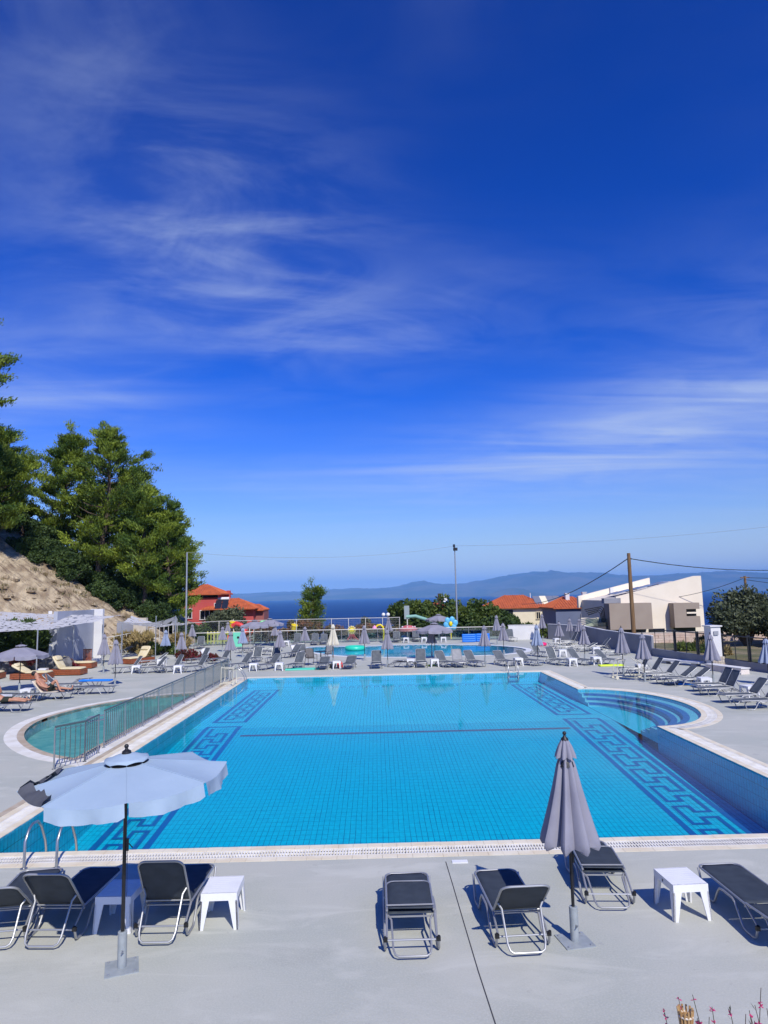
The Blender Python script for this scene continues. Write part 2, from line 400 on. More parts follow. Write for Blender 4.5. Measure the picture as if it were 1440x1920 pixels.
# ---------------------------------------------------------------- materials
M_deck = mat('deck_concrete', (0.40, 0.415, 0.445), 0.75)
def deck_nodes():
    t = M_deck.node_tree; b = t.nodes['Principled BSDF']
    g = t.nodes.new('ShaderNodeNewGeometry')
    def noise_(sc, det, st=(1, 1, 1), rough=.55, dist=0.0):
        mp = t.nodes.new('ShaderNodeMapping'); mp.inputs['Scale'].default_value = st; t.links.new(g.outputs['Position'], mp.inputs[0])
        n = t.nodes.new('ShaderNodeTexNoise'); n.inputs['Scale'].default_value = sc; n.inputs['Detail'].default_value = det; n.inputs['Roughness'].default_value = rough; n.inputs['Distortion'].default_value = dist
        t.links.new(mp.outputs[0], n.inputs['Vector']); return n.outputs[0]
    def rng_(x, lo, hi):
        m = t.nodes.new('ShaderNodeMapRange'); t.links.new(x, m.inputs[0]); m.inputs[1].default_value = lo; m.inputs[2].default_value = hi; m.interpolation_type = 'SMOOTHSTEP'; return m.outputs[0]
    def mix(f, a, c2, k=1.0):
        m = t.nodes.new('ShaderNodeMixRGB'); 
        mm = t.nodes.new('ShaderNodeMath'); mm.operation = 'MULTIPLY'; t.links.new(f, mm.inputs[0]); mm.inputs[1].default_value = k
        t.links.new(mm.outputs[0], m.inputs[0]); t.links.new(a, m.inputs[1]); m.inputs[2].default_value = (*c2, 1); return m.outputs[0]
    c0 = t.nodes.new('ShaderNodeRGB'); c0.outputs[0].default_value = (0.40, 0.418, 0.362, 1)
    c = mix(rng_(noise_(0.35, 5), .38, .66), c0.outputs[0], (0.475, 0.475, 0.41))
    c = mix(rng_(noise_(1.1, 9, (0.45, 1.3, 1), .62, .9), .50, .66), c, (0.58, 0.58, 0.51), .55)      # chalky drag marks
    c = mix(rng_(noise_(0.8, 7, (0.6, 1, 1), .62), .56, .75), c, (0.32, 0.325, 0.285), .5)            # damp, worn patches
    c = mix(rng_(noise_(7, 6, (1, 1, 1), .7), .58, .76), c, (0.31, 0.30, 0.27), .5)
    c = mix(rng_(noise_(2.2, 3), .70, .74), c, (0.24, 0.24, 0.25), .30)
    c = mix(rng_(noise_(45, 3), .35, .75), c, (0.53, 0.53, 0.465), .55)
    t.links.new(c, b.inputs['Base Color'])
    bp = t.nodes.new('ShaderNodeBump'); bp.inputs['Strength'].default_value = .30; bp.inputs['Distance'].default_value = .01
    t.links.new(noise_(55, 4), bp.inputs['Height']); t.links.new(bp.outputs[0], b.inputs['Normal'])
deck_nodes()
M_cream = mat('cream_tile', (0.74, 0.64, 0.45), 0.55, c2=(0.80, 0.73, 0.56), scale=2.5, coords='World', bump=.1, bscale=40)
M_grate = mat('white_grate', (0.86, 0.83, 0.74), 0.5, c2=(0.76, 0.72, 0.62), scale=3, coords='World')
M_ptile = mat('pool_tile', (0.002, 0.45, 0.68), 0.4, c2=(0.004, 0.56, 0.78), scale=9, coords='World', detail=6, lo=.35, hi=.65)
M_pgrout = mat('pool_grout', (0.006, 0.15, 0.34), 0.7)
M_pdark = mat('pool_dark_tile', (0.008, 0.115, 0.38), 0.4)
M_plane = mat('pool_lane_tile', (0.16, 0.08, 0.15), 0.5)
M_pstep = mat('pool_step_tile', (0.22, 0.52, 0.63), 0.5, c2=(0.27, 0.57, 0.66), scale=5, coords='World')
M_kids = mat('toddler_pool_tile', (0.10, 0.42, 0.47), 0.5, c2=(0.19, 0.53, 0.55), scale=3, coords='World', detail=8)
M_farp = mat('far_pool_tile', (0.04, 0.36, 0.62), 0.5, c2=(0.07, 0.42, 0.66), scale=1, coords='World')
M_steel = mat('stainless_steel', (0.42, 0.43, 0.43), 0.32, 0.85)
M_alu = mat('aluminium', (0.40, 0.405, 0.41), 0.45, 0.6)
M_black = mat('black_plastic', (0.012, 0.012, 0.014), 0.5)
M_white = mat('white_plastic', (0.80, 0.80, 0.80), 0.45, c2=(0.74, 0.74, 0.74), scale=3)
M_render = mat('white_render', (0.70, 0.69, 0.67), 0.85, c2=(0.62, 0.61, 0.60), scale=.6, coords='World', bump=.15, bscale=30)
M_greyrender = mat('grey_render', (0.23, 0.235, 0.265), 0.85, c2=(0.27, 0.275, 0.30), scale=.7, coords='World', bump=.15, bscale=30)
M_galv = mat('galvanised', (0.45, 0.47, 0.49), 0.45, 0.7)

def water_mat(name, tint, ripple, strength, rough=0.0):
    m = bpy.data.materials.new(name); m.use_nodes = True; t = m.node_tree; t.nodes.clear()
    g = t.nodes.new('ShaderNodeNewGeometry')
    mp = t.nodes.new('ShaderNodeMapping'); mp.inputs['Scale'].default_value = (1, 1.0, 1); t.links.new(g.outputs['Position'], mp.inputs[0])
    n1 = t.nodes.new('ShaderNodeTexNoise'); n1.inputs['Scale'].default_value = ripple; n1.inputs['Detail'].default_value = 4; n1.inputs['Distortion'].default_value = .6
    t.links.new(mp.outputs[0], n1.inputs['Vector'])
    bp = t.nodes.new('ShaderNodeBump'); bp.inputs['Strength'].default_value = strength; bp.inputs['Distance'].default_value = .02
    t.links.new(n1.outputs[0], bp.inputs['Height'])
    fr = t.nodes.new('ShaderNodeFresnel'); fr.inputs[0].default_value = 1.33; t.links.new(bp.outputs[0], fr.inputs[1])
    fm = t.nodes.new('ShaderNodeMath'); fm.operation = 'MULTIPLY'; t.links.new(fr.outputs[0], fm.inputs[0]); fm.inputs[1].default_value = 0.74
    tr = t.nodes.new('ShaderNodeBsdfTransparent'); tr.inputs[0].default_value = (*tint, 1)
    gl = t.nodes.new('ShaderNodeBsdfGlossy'); gl.inputs['Roughness'].default_value = rough; t.links.new(bp.outputs[0], gl.inputs['Normal'])
    mx = t.nodes.new('ShaderNodeMixShader'); t.links.new(fm.outputs[0], mx.inputs[0]); t.links.new(tr.outputs[0], mx.inputs[1]); t.links.new(gl.outputs[0], mx.inputs[2])
    o = t.nodes.new('ShaderNodeOutputMaterial'); t.links.new(mx.outputs[0], o.inputs[0]); MATS[name] = m
    return m
M_water = water_mat('pool_water', (0.70, 0.975, 0.985), 5.5, 0.05)
M_kwater = water_mat('toddler_water', (0.93, 0.985, 0.98), 8, 0.05)

# ---------------------------------------------------------------- outlines in metres
bay = [(8.4 + 2.66 * math.cos(a), 25.3 + 4.1 * math.sin(a)) for a in [R(-90 + 180 * i / 26) for i in range(27)]]
POOL = [(-6.7, 11.95), (8.4, 11.95)] + bay + [(8.4, 36.0), (-6.7, 36.0)]
KIDS_P = [(-8.08, 18.8)] + [(-8.08, 30.9)] + chaikin([(-8.08, 30.9), (-9.45, 30.3), (-10.5, 29.3), (-11.5, 27.6), (-11.95, 25.5), (-11.8, 23.9), (-11.1, 22.0), (-9.98, 20.37), (-8.91, 19.3), (-8.08, 18.8)], 2, False)[1:-1]
FARP = chaikin([(-6.4, 55.3), (-4.9, 52.0), (-2.6, 48.0), (0.8, 46.4), (4.3, 46.3), (7.9, 46.4), (10.0, 48.0), (10.9, 50.2), (10.3, 52.9), (8.6, 55.3), (4.0, 57.0), (0.8, 57.3), (-1.4, 56.2), (-5.0, 57.9)], 2)
def area(p): return sum(p[i - 1][0] * p[i][1] - p[i][0] * p[i - 1][1] for i in range(len(p))) / 2
if area(KIDS_P) < 0: KIDS_P = KIDS_P[::-1]
if area(FARP) < 0: FARP = FARP[::-1]
WALL_LINE = [(15.0, 60.5), (16.9, 57.0), (16.55, 50.4), (16.95, 45.2), (17.95, 39.2), (18.85, 33.4), (20.6, 25.0), (23.6, 10.0)]
DECK = [(-29, -2), (27, -2)] + [(x, y) for x, y in WALL_LINE[::-1]] + [(15.0, 66), (-22, 66), (-22, 54), (-26, 50), (-29, 20)]

deck = MB().prism(DECK, -0.12, 0.0, holes=[offset(POOL, .64), offset(KIDS_P, .56), offset(FARP, .45)]).build('pool_deck', M_deck); structure(deck)
j = MB()
jp = [(0.985, 11.1), (1.0, 10.2), (1.015, 9.0), (1.03, 8.0), (1.06, 7.0), (1.09, 5.0), (1.1, 2.0)]
for a, b in zip(jp[:-1], jp[1:]): j.add([(a[0] - .006, a[1], .004), (a[0] + .006, a[1], .004), (b[0] + .006, b[1], .004), (b[0] - .006, b[1], .004)], [(0, 1, 2, 3)])
structure(j.build('expansion_joint', mat('joint_mastic', (0.05, 0.05, 0.055), .8), fix=False))
tag(MB().box((1.2, 11.08, .006), (.24, .11, .012)).build('drain_cover', M_white), 'small white drain cover set in the deck near the pool edge', 'drain cover')

# ---------------------------------------------------------------- coping rings: nosing tile / overflow grate / outer tile
def lerp2(a, b, t): return (a[0] + (b[0] - a[0]) * t, a[1] + (b[1] - a[1]) * t)
def ring(poly, d0, d1):
    return offset(poly, d0), offset(poly, d1)
def quad_prism(mb, a, b, c, d, z0, z1):
    mb.add([(*a, z0), (*b, z0), (*c, z0), (*d, z0), (*a, z1), (*b, z1), (*c, z1), (*d, z1)], [(3, 2, 1, 0), (4, 5, 6, 7), (0, 1, 5, 4), (1, 2, 6, 5), (2, 3, 7, 6), (3, 0, 4, 7)])
def shrink(q, g):
    """pull the corners of a quad a,b,c,d in by g along its long sides"""
    a, b, c, d = q
    l = max(1e-6, math.dist(a, b)); t = min(.3, g / l)
    return lerp2(a, b, t), lerp2(b, a, t), lerp2(c, d, t), lerp2(d, c, t)
coping = thing('pool_coping', None, None); coping['kind'] = 'structure'
rnd = random.Random(5)
far_strip = {'nosing': MB(), 'grate': MB(), 'outer': MB(), 'bed': MB()}
RINGS = [('nosing_tile', 'nosing', 0.0, .165, .006, M_cream), ('overflow_grate', 'grate', .17, .475, .002, M_grate), ('outer_tile', 'outer', .48, .64, .004, M_cream)]
TL = .245
def grate_piece(mb, q, z):
    a, b, c, d = q            # a-b inner edge, d-c outer edge
    n = 5
    quad_prism(mb, a, b, lerp2(b, c, .10), lerp2(a, d, .10), z - .03, z)
    quad_prism(mb, lerp2(d, a, .10), lerp2(c, b, .10), c, d, z - .03, z)
    quad_prism(mb, lerp2(a, d, .47), lerp2(b, c, .47), lerp2(b, c, .53), lerp2(a, d, .53), z - .032, z - .001)
    for i in range(n):
        t0, t1 = (i + .18) / n, (i + .68) / n
        p0, p1 = lerp2(a, b, t0), lerp2(a, b, t1); q0, q1 = lerp2(d, c, t0), lerp2(d, c, t1)
        quad_prism(mb, lerp2(p0, q0, .10), lerp2(p1, q1, .10), lerp2(p1, q1, .90), lerp2(p0, q0, .90), z - .03, z - .0005)
proto = {}
def straight(name, w, grate, m):
    """one 0.24 m piece of coping, long side along X, y from 0 to w outwards"""
    k = (name, w)
    if k not in proto:
        mb = MB()
        q = ((.002, 0), (TL - .002, 0), (TL - .002, w), (.002, w))
        if grate: grate_piece(mb, q, 0)
        else: quad_prism(mb, *q, -.04, 0)
        proto[k] = mb.mesh(name, m)
    return proto[k]
n_poly = len(POOL)
for nm, key, d0, d1, z, m in RINGS:
    A_, B_ = ring(POOL, d0, d1)
    for i in range(n_poly):
        a, b, c, d = A_[i], A_[(i + 1) % n_poly], B_[(i + 1) % n_poly], B_[i]
        p0, p1 = POOL[i], POOL[(i + 1) % n_poly]
        mid = ((p0[0] + p1[0]) / 2, (p0[1] + p1[1]) / 2)
        ln = math.dist(a, b); lo_ = math.dist(d, c)
        if ln > 3:
            nt_ = max(1, round(max(ln, lo_) / TL)); near = True
            for k in range(nt_):
                q = (lerp2(a, b, k / nt_), lerp2(a, b, (k + 1) / nt_), lerp2(d, c, (k + 1) / nt_), lerp2(d, c, k / nt_))
                cx = (q[0][0] + q[2][0]) / 2; cy = (q[0][1] + q[2][1]) / 2
                if cy < 29 and k not in (0, nt_ - 1):
                    e = Vector(q[1]) - Vector(q[0]); ang = math.atan2(e.y, e.x)
                    me = straight(nm, d1 - d0, key == 'grate', m)
                    o = link(nm, me, coping, (q[0][0], q[0][1], z + rnd.uniform(-.0015, .0015)), ang + rnd.uniform(-.004, .004))
                    o.scale = (e.length / TL, -1, 1)
                else:
                    if key == 'grate': grate_piece(far_strip[key], shrink(q, .003), z)
                    else: quad_prism(far_strip[key], *shrink(q, .004), z - .04, z)
        else:
            q = shrink((a, b, c, d), .004)
            mb = MB()
            if key == 'grate': grate_piece(mb, q, z)
            else: quad_prism(mb, *q, z - .04, z)
            mb.build(nm, m, coping)
for key, nm, m in (('nosing', 'far_nosing_tiles', M_cream), ('grate', 'far_overflow_grates', M_grate), ('outer', 'far_outer_tiles', M_cream)):
    o = far_strip[key].build(nm, m, coping); o['kind'] = 'stuff'
bed = MB().prism(offset(POOL, .645), -.34, -.16, holes=[offset(POOL, .0)])
bed.build('gutter_bed', mat('gutter_bed', (0.05, 0.045, 0.04), .9), coping)

def simple_coping(name, poly, bands, zt=.004):
    t = thing(name, None, None); t['kind'] = 'structure'
    for nm, d0, d1, m in bands:
        A_, B_ = ring(poly, d0, d1); n = len(poly); acc = []
        # split the ring into even pieces along its length
        pts = []
        for i in range(n):
            ln = math.dist(poly[i], poly[(i + 1) % n]); k = max(1, round(ln / .5))
            for s_ in range(k): pts.append((i, s_ / k, (s_ + 1) / k))
        for (i, t0, t1) in pts:
            a, b, c, d = A_[i], A_[(i + 1) % n], B_[(i + 1) % n], B_[i]
            q = shrink((lerp2(a, b, t0), lerp2(a, b, t1), lerp2(d, c, t1), lerp2(d, c, t0)), .004)
            mb = MB(); quad_prism(mb, *q, -.10, zt); mb.build(nm, m, t)
    return t
M_whitecop = mat('white_coping', (0.80, 0.78, 0.71), 0.6, c2=(0.70, 0.67, 0.58), scale=2, coords='World')
M_tan = mat('tan_coping', (0.44, 0.35, 0.24), 0.6, c2=(0.52, 0.44, 0.33), scale=3, coords='World')
simple_coping('toddler_pool_coping', KIDS_P, [('nosing_tile', 0.0, .20, M_tan), ('coping_slab', .203, .56, M_whitecop)])
simple_coping('far_pool_coping', FARP, [('coping_slab', 0.0, .45, mat('far_white_coping', (0.72, 0.73, 0.72), .6))])
# walkway between the pools
walk = MB().prism([(-7.50, 12.0), (-7.345, 12.0), (-7.345, 36.4), (-7.50, 36.4)], -.1, .003); structure(walk.build('walkway', M_tan))

# ---------------------------------------------------------------- main pool basin
def floor_z(y): return -0.5 if y >= 25 else -0.5 - (25 - y) * 0.068
def wall_tiles(mb, gm, p0, p1, zt, zb0, zb1, tw=.122, th=.245, n_in=None):
    """tiles on a vertical wall, a few mm proud of the grout sheet"""
    e = Vector(p1) - Vector(p0); ln = e.length; e.normalize(); nrm = Vector((-e.y, e.x))
    gm.add([(*p0, zt), (*p1, zt), (*p1, zb1 - .1), (*p0, zb0 - .1)], [(0, 1, 2, 3)])
    k = max(1, round(ln / tw))
    for i in range(k):
        t0 = ln * i / k + .004; t1 = ln * (i + 1) / k - .004
        zb = zb0 + (zb1 - zb0) * (i + .5) / k; z = zt - .003
        while z > zb:
            z2 = max(z - th + .008, zb - .02)
            a = Vector(p0) + e * t0 + nrm * .004; b = Vector(p0) + e * t1 + nrm * .004
            mb.add([(a.x, a.y, z), (b.x, b.y, z), (b.x, b.y, z2), (a.x, a.y, z2)], [(0, 1, 2, 3)])
            z -= th
wt = MB(); wg = MB()
for i in range(n_poly):
    p0, p1 = POOL[i], POOL[(i + 1) % n_poly]
    wall_tiles(wt, wg, p0, p1, -.005, floor_z(p0[1]), floor_z(p1[1]))
pw = structure(wg.build('pool_wall', M_pgrout, fix=False)); o = wt.build('wall_tiles', M_ptile, pw, fix=False); o['kind'] = 'stuff'
fl = MB()
xs_ = (-6.75, 8.45)
fl.add([(xs_[0], 11.9, floor_z(11.9) - .004), (xs_[1], 11.9, floor_z(11.9) - .004), (xs_[1], 25, -.504), (xs_[0], 25, -.504), (xs_[1], 36.05, -.504), (xs_[0], 36.05, -.504), (11.2, 21, -.504), (11.2, 29.6, -.504), (8.45, 29.6, -.504), (8.45, 21, -.504)], [(0, 1, 2, 3), (3, 2, 4, 5), (9, 6, 7, 8)])
pf = structure(fl.build('pool_floor', M_pgrout, fix=False))
ft = MB(); tw, th = .1225, .245
ny = int(24.05 / th); nx = int(15.1 / tw)
for r_ in range(ny):
    y0 = 11.95 + r_ * th + .005; y1 = y0 + th - .010
    za, zb = floor_z(y0), floor_z(y1)
    for c_ in range(nx):
        x0 = -6.7 + c_ * tw + .005; x1 = x0 + tw - .010
        dx = .016 * noise.noise((x0 * .9, y0 * .7, 1.0)) + .007 * noise.noise((x0 * 2.6, y0 * 2.1, 4.0)); dx2 = .016 * noise.noise((x0 * .9, y1 * .7, 1.0)) + .007 * noise.noise((x0 * 2.6, y1 * 2.1, 4.0)); dy = .02 * noise.noise((x0 * .6, y0 * .8, 7.0))
        ft.add([(x0 + dx, y0 + dy, za), (x1 + dx, y0 + dy, za), (x1 + dx2, y1 + dy, zb), (x0 + dx2, y1 + dy, zb)], [(0, 1, 2, 3)])
for r_ in range(34):
    y0 = 21.2 + r_ * th + .005; y1 = y0 + th - .010
    for c_ in range(22):
        x0 = 8.4 + c_ * tw + .005; x1 = x0 + tw - .010
        if ((x0 + .06 - 8.4) / 2.66) ** 2 + ((y0 + .12 - 25.3) / 4.1) ** 2 < 1:
            ft.add([(x0, y0, -.5), (x1, y0, -.5), (x1, y1, -.5), (x0, y1, -.5)], [(0, 1, 2, 3)])
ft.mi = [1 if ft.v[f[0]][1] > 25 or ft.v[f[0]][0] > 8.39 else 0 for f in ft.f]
M_ptile_light = mat('pool_tile_shallow_light', (0.02, 0.60, 0.84), 0.4, c2=(0.03, 0.70, 0.90), scale=9, coords='World', detail=6, lo=.35, hi=.65)  # far-half water brightness and sky reflection put into tile colour; bay shares it
o = ft.build('floor_tiles', [M_ptile, M_ptile_light], pf, fix=False); o['kind'] = 'stuff'
# meander bands inlaid in the floor
def strip(mb, x0, x1, y0, y1, lift=.004):
    """a rectangle on the floor, cut where the floor breaks"""
    ys = [y0] + ([25.0] if y0 < 25 < y1 else []) + [y1]
    for a, b in zip(ys[:-1], ys[1:]):
        mb.add([(x0, a, floor_z(a) + lift), (x1, a, floor_z(a) + lift), (x1, b, floor_z(b) + lift), (x0, b, floor_z(b) + lift)], [(0, 1, 2, 3)])
def band(name, xa, xb, ya, yb, mirror=False):
    w = .13
    mb = MB()
    for (a, b, c, d) in ((xa, xa + w * 1.15, ya, yb), (xb - w * 1.15, xb, ya, yb), (xa + w * 1.15, xb - w * 1.15, yb - w * 1.3, yb), (xa + w * 1.15, xb - w * 1.15, ya, ya + w * 1.3)): strip(mb, a, b, c, d)
    mb.build('border_line', M_pdark, pf, fix=False)
    il, ir = xa + .33, xb - .33; mid = (il + ir) / 2; w = .10
    Lg, jg = 1.02, .34
    u = yb - .45; side = 0; km = MB(); h = w / 2
    while u - Lg > ya + .35:
        x = (il, ir)[side]; x2 = (ir, il)[side]
        strip(km, x - h, x + h, u - Lg - h, u + h, .006)
        e = u - Lg                                   # transverse to the middle, jog back, on to the other side
        s_, t_ = sorted((x, mid)); strip(km, s_ + h if x < mid else s_ - h, t_ + h if x < mid else t_ - h, e - h, e + h, .0075)
        strip(km, mid - h, mid + h, e - h, e + jg + h, .009)
        s_, t_ = sorted((x2, mid)); strip(km, s_ - (h if x2 < mid else -h), t_ + (h if x2 > mid else -h), e + jg - h, e + jg + h, .0105)
        u = e + jg; side = 1 - side
    km.build('meander_line', M_pdark, pf, fix=False)
for (xa, xb) in ((-6.25, -4.95), (6.65, 8.02)):
    band('meander', xa, xb, 12.4, 25.55); band('meander', xa, xb, 26.3, 35.2)
ll = MB(); strip(ll, -4.75, 6.55, 24.02, 24.20, .006); ll.build('lane_line', M_plane, pf, fix=False)
# band of key pattern along the far wall
km = MB()
for i in range(26):
    x = -4.0 + i * .42
    strip(km, x, x + .05, 35.2, 35.6, .006); strip(km, x, x + .24, 35.6, 35.66, .0075); strip(km, x + .2, x + .25, 35.38, 35.6, .006)
km.build('far_key_pattern', M_pdark, pf, fix=False)
# steps in the rounded bay
steps = thing('pool_steps', None, None); steps['kind'] = 'structure'
for k, (ins, z) in enumerate(((.55, -.12), (.95, -.24), (1.35, -.37))):
    out_ = [(8.4 + (2.66 - (0 if k == 0 else (.55, .95)[k - 1])) * math.cos(a), 25.3 + (4.1 - (0 if k == 0 else (.55, .95)[k - 1])) * math.sin(a)) for a in [R(-90 + 180 * i / 30) for i in range(31)]]
    inn = [(8.4 + (2.66 - ins) * math.cos(a), 25.3 + (4.1 - ins) * math.sin(a)) for a in [R(-90 + 180 * i / 30) for i in range(31)]]
    MB().prism(out_ + inn[::-1], -.5, z).build('step', M_pstep, steps)
    e0 = [(8.4 + (2.66 - ins + .20) * math.cos(a), 25.3 + (4.1 - ins + .20) * math.sin(a)) for a in [R(-88 + 176 * i / 30) for i in range(31)]]
    e1 = [(8.4 + (2.66 - ins - .012) * math.cos(a), 25.3 + (4.1 - ins - .012) * math.sin(a)) for a in [R(-88 + 176 * i / 30) for i in range(31)]]
    MB().prism(e0 + e1[::-1], z - .06, z + .006).build('step_edge', mat('step_edge', (0.012, 0.10, 0.36), .4), steps)
structure(MB().sheet(offset(POOL, -.002), -.02).build('pool_water', M_water, fix=False))
MATS  # toddler pool and far pool
kb = MB(); kb.prism(KIDS_P, -.40, -.38)
for i in range(len(KIDS_P)):
    a, b = KIDS_P[i], KIDS_P[(i + 1) % len(KIDS_P)]; kb.add([(*a, 0), (*b, 0), (*b, -.4), (*a, -.4)], [(0, 1, 2, 3)])
structure(kb.build('toddler_pool_basin', M_kids))
structure(MB().sheet(offset(KIDS_P, -.002), -.04).build('toddler_pool_water', M_kwater, fix=False))
fb = MB(); fb.prism(FARP, -.57, -.55)
for i in range(len(FARP)):
    a, b = FARP[i], FARP[(i + 1) % len(FARP)]; fb.add([(*a, 0), (*b, 0), (*b, -.57), (*a, -.57)], [(0, 1, 2, 3)])
structure(fb.build('far_pool_basin', M_farp))
structure(MB().sheet(offset(FARP, -.002), -.03).build('far_pool_water', M_water, fix=False))

# ---------------------------------------------------------------- terrain, sea, far coast
def interp(x, xp, fp): return float(np.interp(x, xp, fp))
def hill_d(x, y): return -x - interp(y, [0, 20, 48, 54, 60, 70, 78, 88, 100], [31, 29.5, 26.5, 22.5, 18.2, 16.5, 18, 25, 34])
def in_poly(x, y, p):
    c = False; j_ = len(p) - 1
    for i in range(len(p)):
        if (p[i][1] > y) != (p[j_][1] > y) and x < (p[j_][0] - p[i][0]) * (y - p[i][1]) / (p[j_][1] - p[i][1]) + p[i][0]: c = not c
        j_ = i
    return c
def ground_z(x, y):
    if in_poly(x, y, DECK): return -3.2
    base = interp(y, [-60, 60, 75, 110, 250, 600, 900, 2000], [0.05, 0.05, -0.7, -2.6, -16, -57, -70, -70])
    if x > 12 and y < 64: base = .24 - .004 * max(0, y - 40) ** 1.3
    return base + .12 * noise.noise((x * .15, y * .15, 0))
gx = np.concatenate([[-6000, -2500, -900, -400, -200, -110], np.arange(-70, 70.1, 2.0), [110, 200, 400, 900, 2500, 6000]])
gy = np.concatenate([[-400, -120, -40, -12], np.arange(-4, 112, 2.0), [130, 170, 230, 310, 400, 500, 600, 750, 900, 1200]])
vv = [(float(x), float(y), ground_z(float(x), float(y))) for y in gy for x in gx]
nxg = len(gx); ff = [(r_ * nxg + c_, r_ * nxg + c_ + 1, (r_ + 1) * nxg + c_ + 1, (r_ + 1) * nxg + c_) for r_ in range(len(gy) - 1) for c_ in range(nxg - 1)]
M_dry = mat('dry_ground', (0.26, 0.21, 0.12), .95, c2=(0.10, 0.11, 0.04), scale=.35, coords='World', bump=.5, bscale=3, detail=7)
structure(MB().add(vv, ff).build('ground', M_dry, smooth='all'))
M_rock = mat('rock_cut', (0.27, 0.20, 0.125), .95, c2=(0.52, 0.425, 0.28), scale=.9, coords='World', bump=1.0, bscale=2.2, detail=10, lo=.35, hi=.65, stretch=(1.6, .45, 1.2))
def rock_nodes():
    t = M_rock.node_tree; b = t.nodes['Principled BSDF']
    for n in t.nodes:
        if n.type == 'BUMP': n.inputs['Distance'].default_value = .30; n.inputs['Strength'].default_value = .9
    g = t.nodes.new('ShaderNodeNewGeometry')
    mp = t.nodes.new('ShaderNodeMapping'); mp.inputs['Scale'].default_value = (.16, 1.5, 1.5)
    m0 = t.nodes.new('ShaderNodeMapping'); m0.inputs['Rotation'].default_value = (0, R(-31), R(14)); t.links.new(g.outputs['Position'], m0.inputs[0]); t.links.new(m0.outputs[0], mp.inputs[0])
    n = t.nodes.new('ShaderNodeTexNoise'); n.inputs['Scale'].default_value = 1.6; n.inputs['Detail'].default_value = 10; n.inputs['Roughness'].default_value = .75; n.inputs['Distortion'].default_value = .4; t.links.new(mp.outputs[0], n.inputs['Vector'])
    mr = t.nodes.new('ShaderNodeMapRange'); t.links.new(n.outputs[0], mr.inputs[0]); mr.inputs[1].default_value = .49; mr.inputs[2].default_value = .62
    mx = t.nodes.new('ShaderNodeMixRGB'); src = b.inputs['Base Color'].links[0].from_socket
    t.links.new(mr.outputs[0], mx.inputs[0]); t.links.new(src, mx.inputs[1]); mx.inputs[2].default_value = (0.15, 0.105, 0.07, 1); t.links.new(mx.outputs[0], b.inputs['Base Color'])
rock_nodes()
def hill_z(x, y):
    d = hill_d(x, y)
    if d <= 0: return -.6 + d * .5
    h = .60 * d if d < 22 else 13.2 + .25 * (d - 22)
    rg = noise.noise((x * .35 + y * .55, y * .16, 2.2)) * .75 + noise.noise((x * .9 + y * 1.1, y * .5, 5.1)) * .28 + noise.noise((x * 2.4, y * 1.6, 9.1)) * .12
    return -.25 + h + rg * min(1, d / 2)
hx = np.arange(-75, -14, .62); hy = np.arange(8, 104, .8)
hv = [(float(x), float(y), hill_z(float(x), float(y))) for y in hy for x in hx]; nh = len(hx)
hf = [(r_ * nh + c_, r_ * nh + c_ + 1, (r_ + 1) * nh + c_ + 1, (r_ + 1) * nh + c_) for r_ in range(len(hy) - 1) for c_ in range(nh - 1)]
structure(MB().add(hv, hf).build('hillside', M_rock, smooth='all'))

M_sea = mat('sea_water', (0.001, 0.024, 0.125), .6, spec=.05, c2=(0.002, 0.034, 0.16), scale=.004, coords='World', stretch=(.35, 1, 1), detail=6)
structure(MB().add([(-70000, 420, -60), (70000, 420, -60), (70000, 80000, -60), (-70000, 80000, -60)], [(0, 1, 2, 3)]).build('sea', M_sea, fix=False))
CAM = Vector((0, 0, 4.1))
M_mount = mat('far_mountain', (0.055, 0.065, 0.035), .95, c2=(0.13, 0.115, 0.075), scale=.0012, coords='World', detail=9, lo=.42, hi=.62)
def coast(name, dist, depth, prof, seed):
    """a ridge of hills: prof = [(bearing tangent, height in m)] along the coast"""
    xs = np.linspace(prof[0][0] * dist, prof[-1][0] * dist, 260); nyy = 26; vv = []; 
    for k in range(nyy):
        t = k / (nyy - 1)
        for x in xs:
            h = float(np.interp(x / dist, [p[0] for p in prof], [p[1] for p in prof]))
            e = math.sin(min(1, t * 1.25) * PI / 2) ** .9 if t < .8 else 1 - (t - .8) * 2.5
            nz = noise.fractal((x * .0009 + seed, t * 5 + seed, .3), 1.0, 2.1, 5)
            nz2 = noise.fractal((x * .006 + seed, t * 14, 3.3), 1.0, 2.1, 4)
            z = -60.5 + h * max(0, e) * (1 + .22 * nz * (1 - abs(2 * t - 1) * .4) + .05 * nz2) + 6 * nz2 * min(1, t * 4) * (1 if t > 0 else 0)
            vv.append((float(x), dist + depth * t + 120 * noise.noise((x * .0007, seed, t)), z))
    n = len(xs); ff = [(r_ * n + c_, r_ * n + c_ + 1, (r_ + 1) * n + c_ + 1, (r_ + 1) * n + c_) for r_ in range(nyy - 1) for c_ in range(n - 1)]
    return structure(MB().add(vv, ff).build(name, M_mount, smooth='all'))

coast('far_mountains', 14000, 5000, COAST_FAR, 3.7)
coast('headland', 11800, 1100, HEADLAND, 8.2)

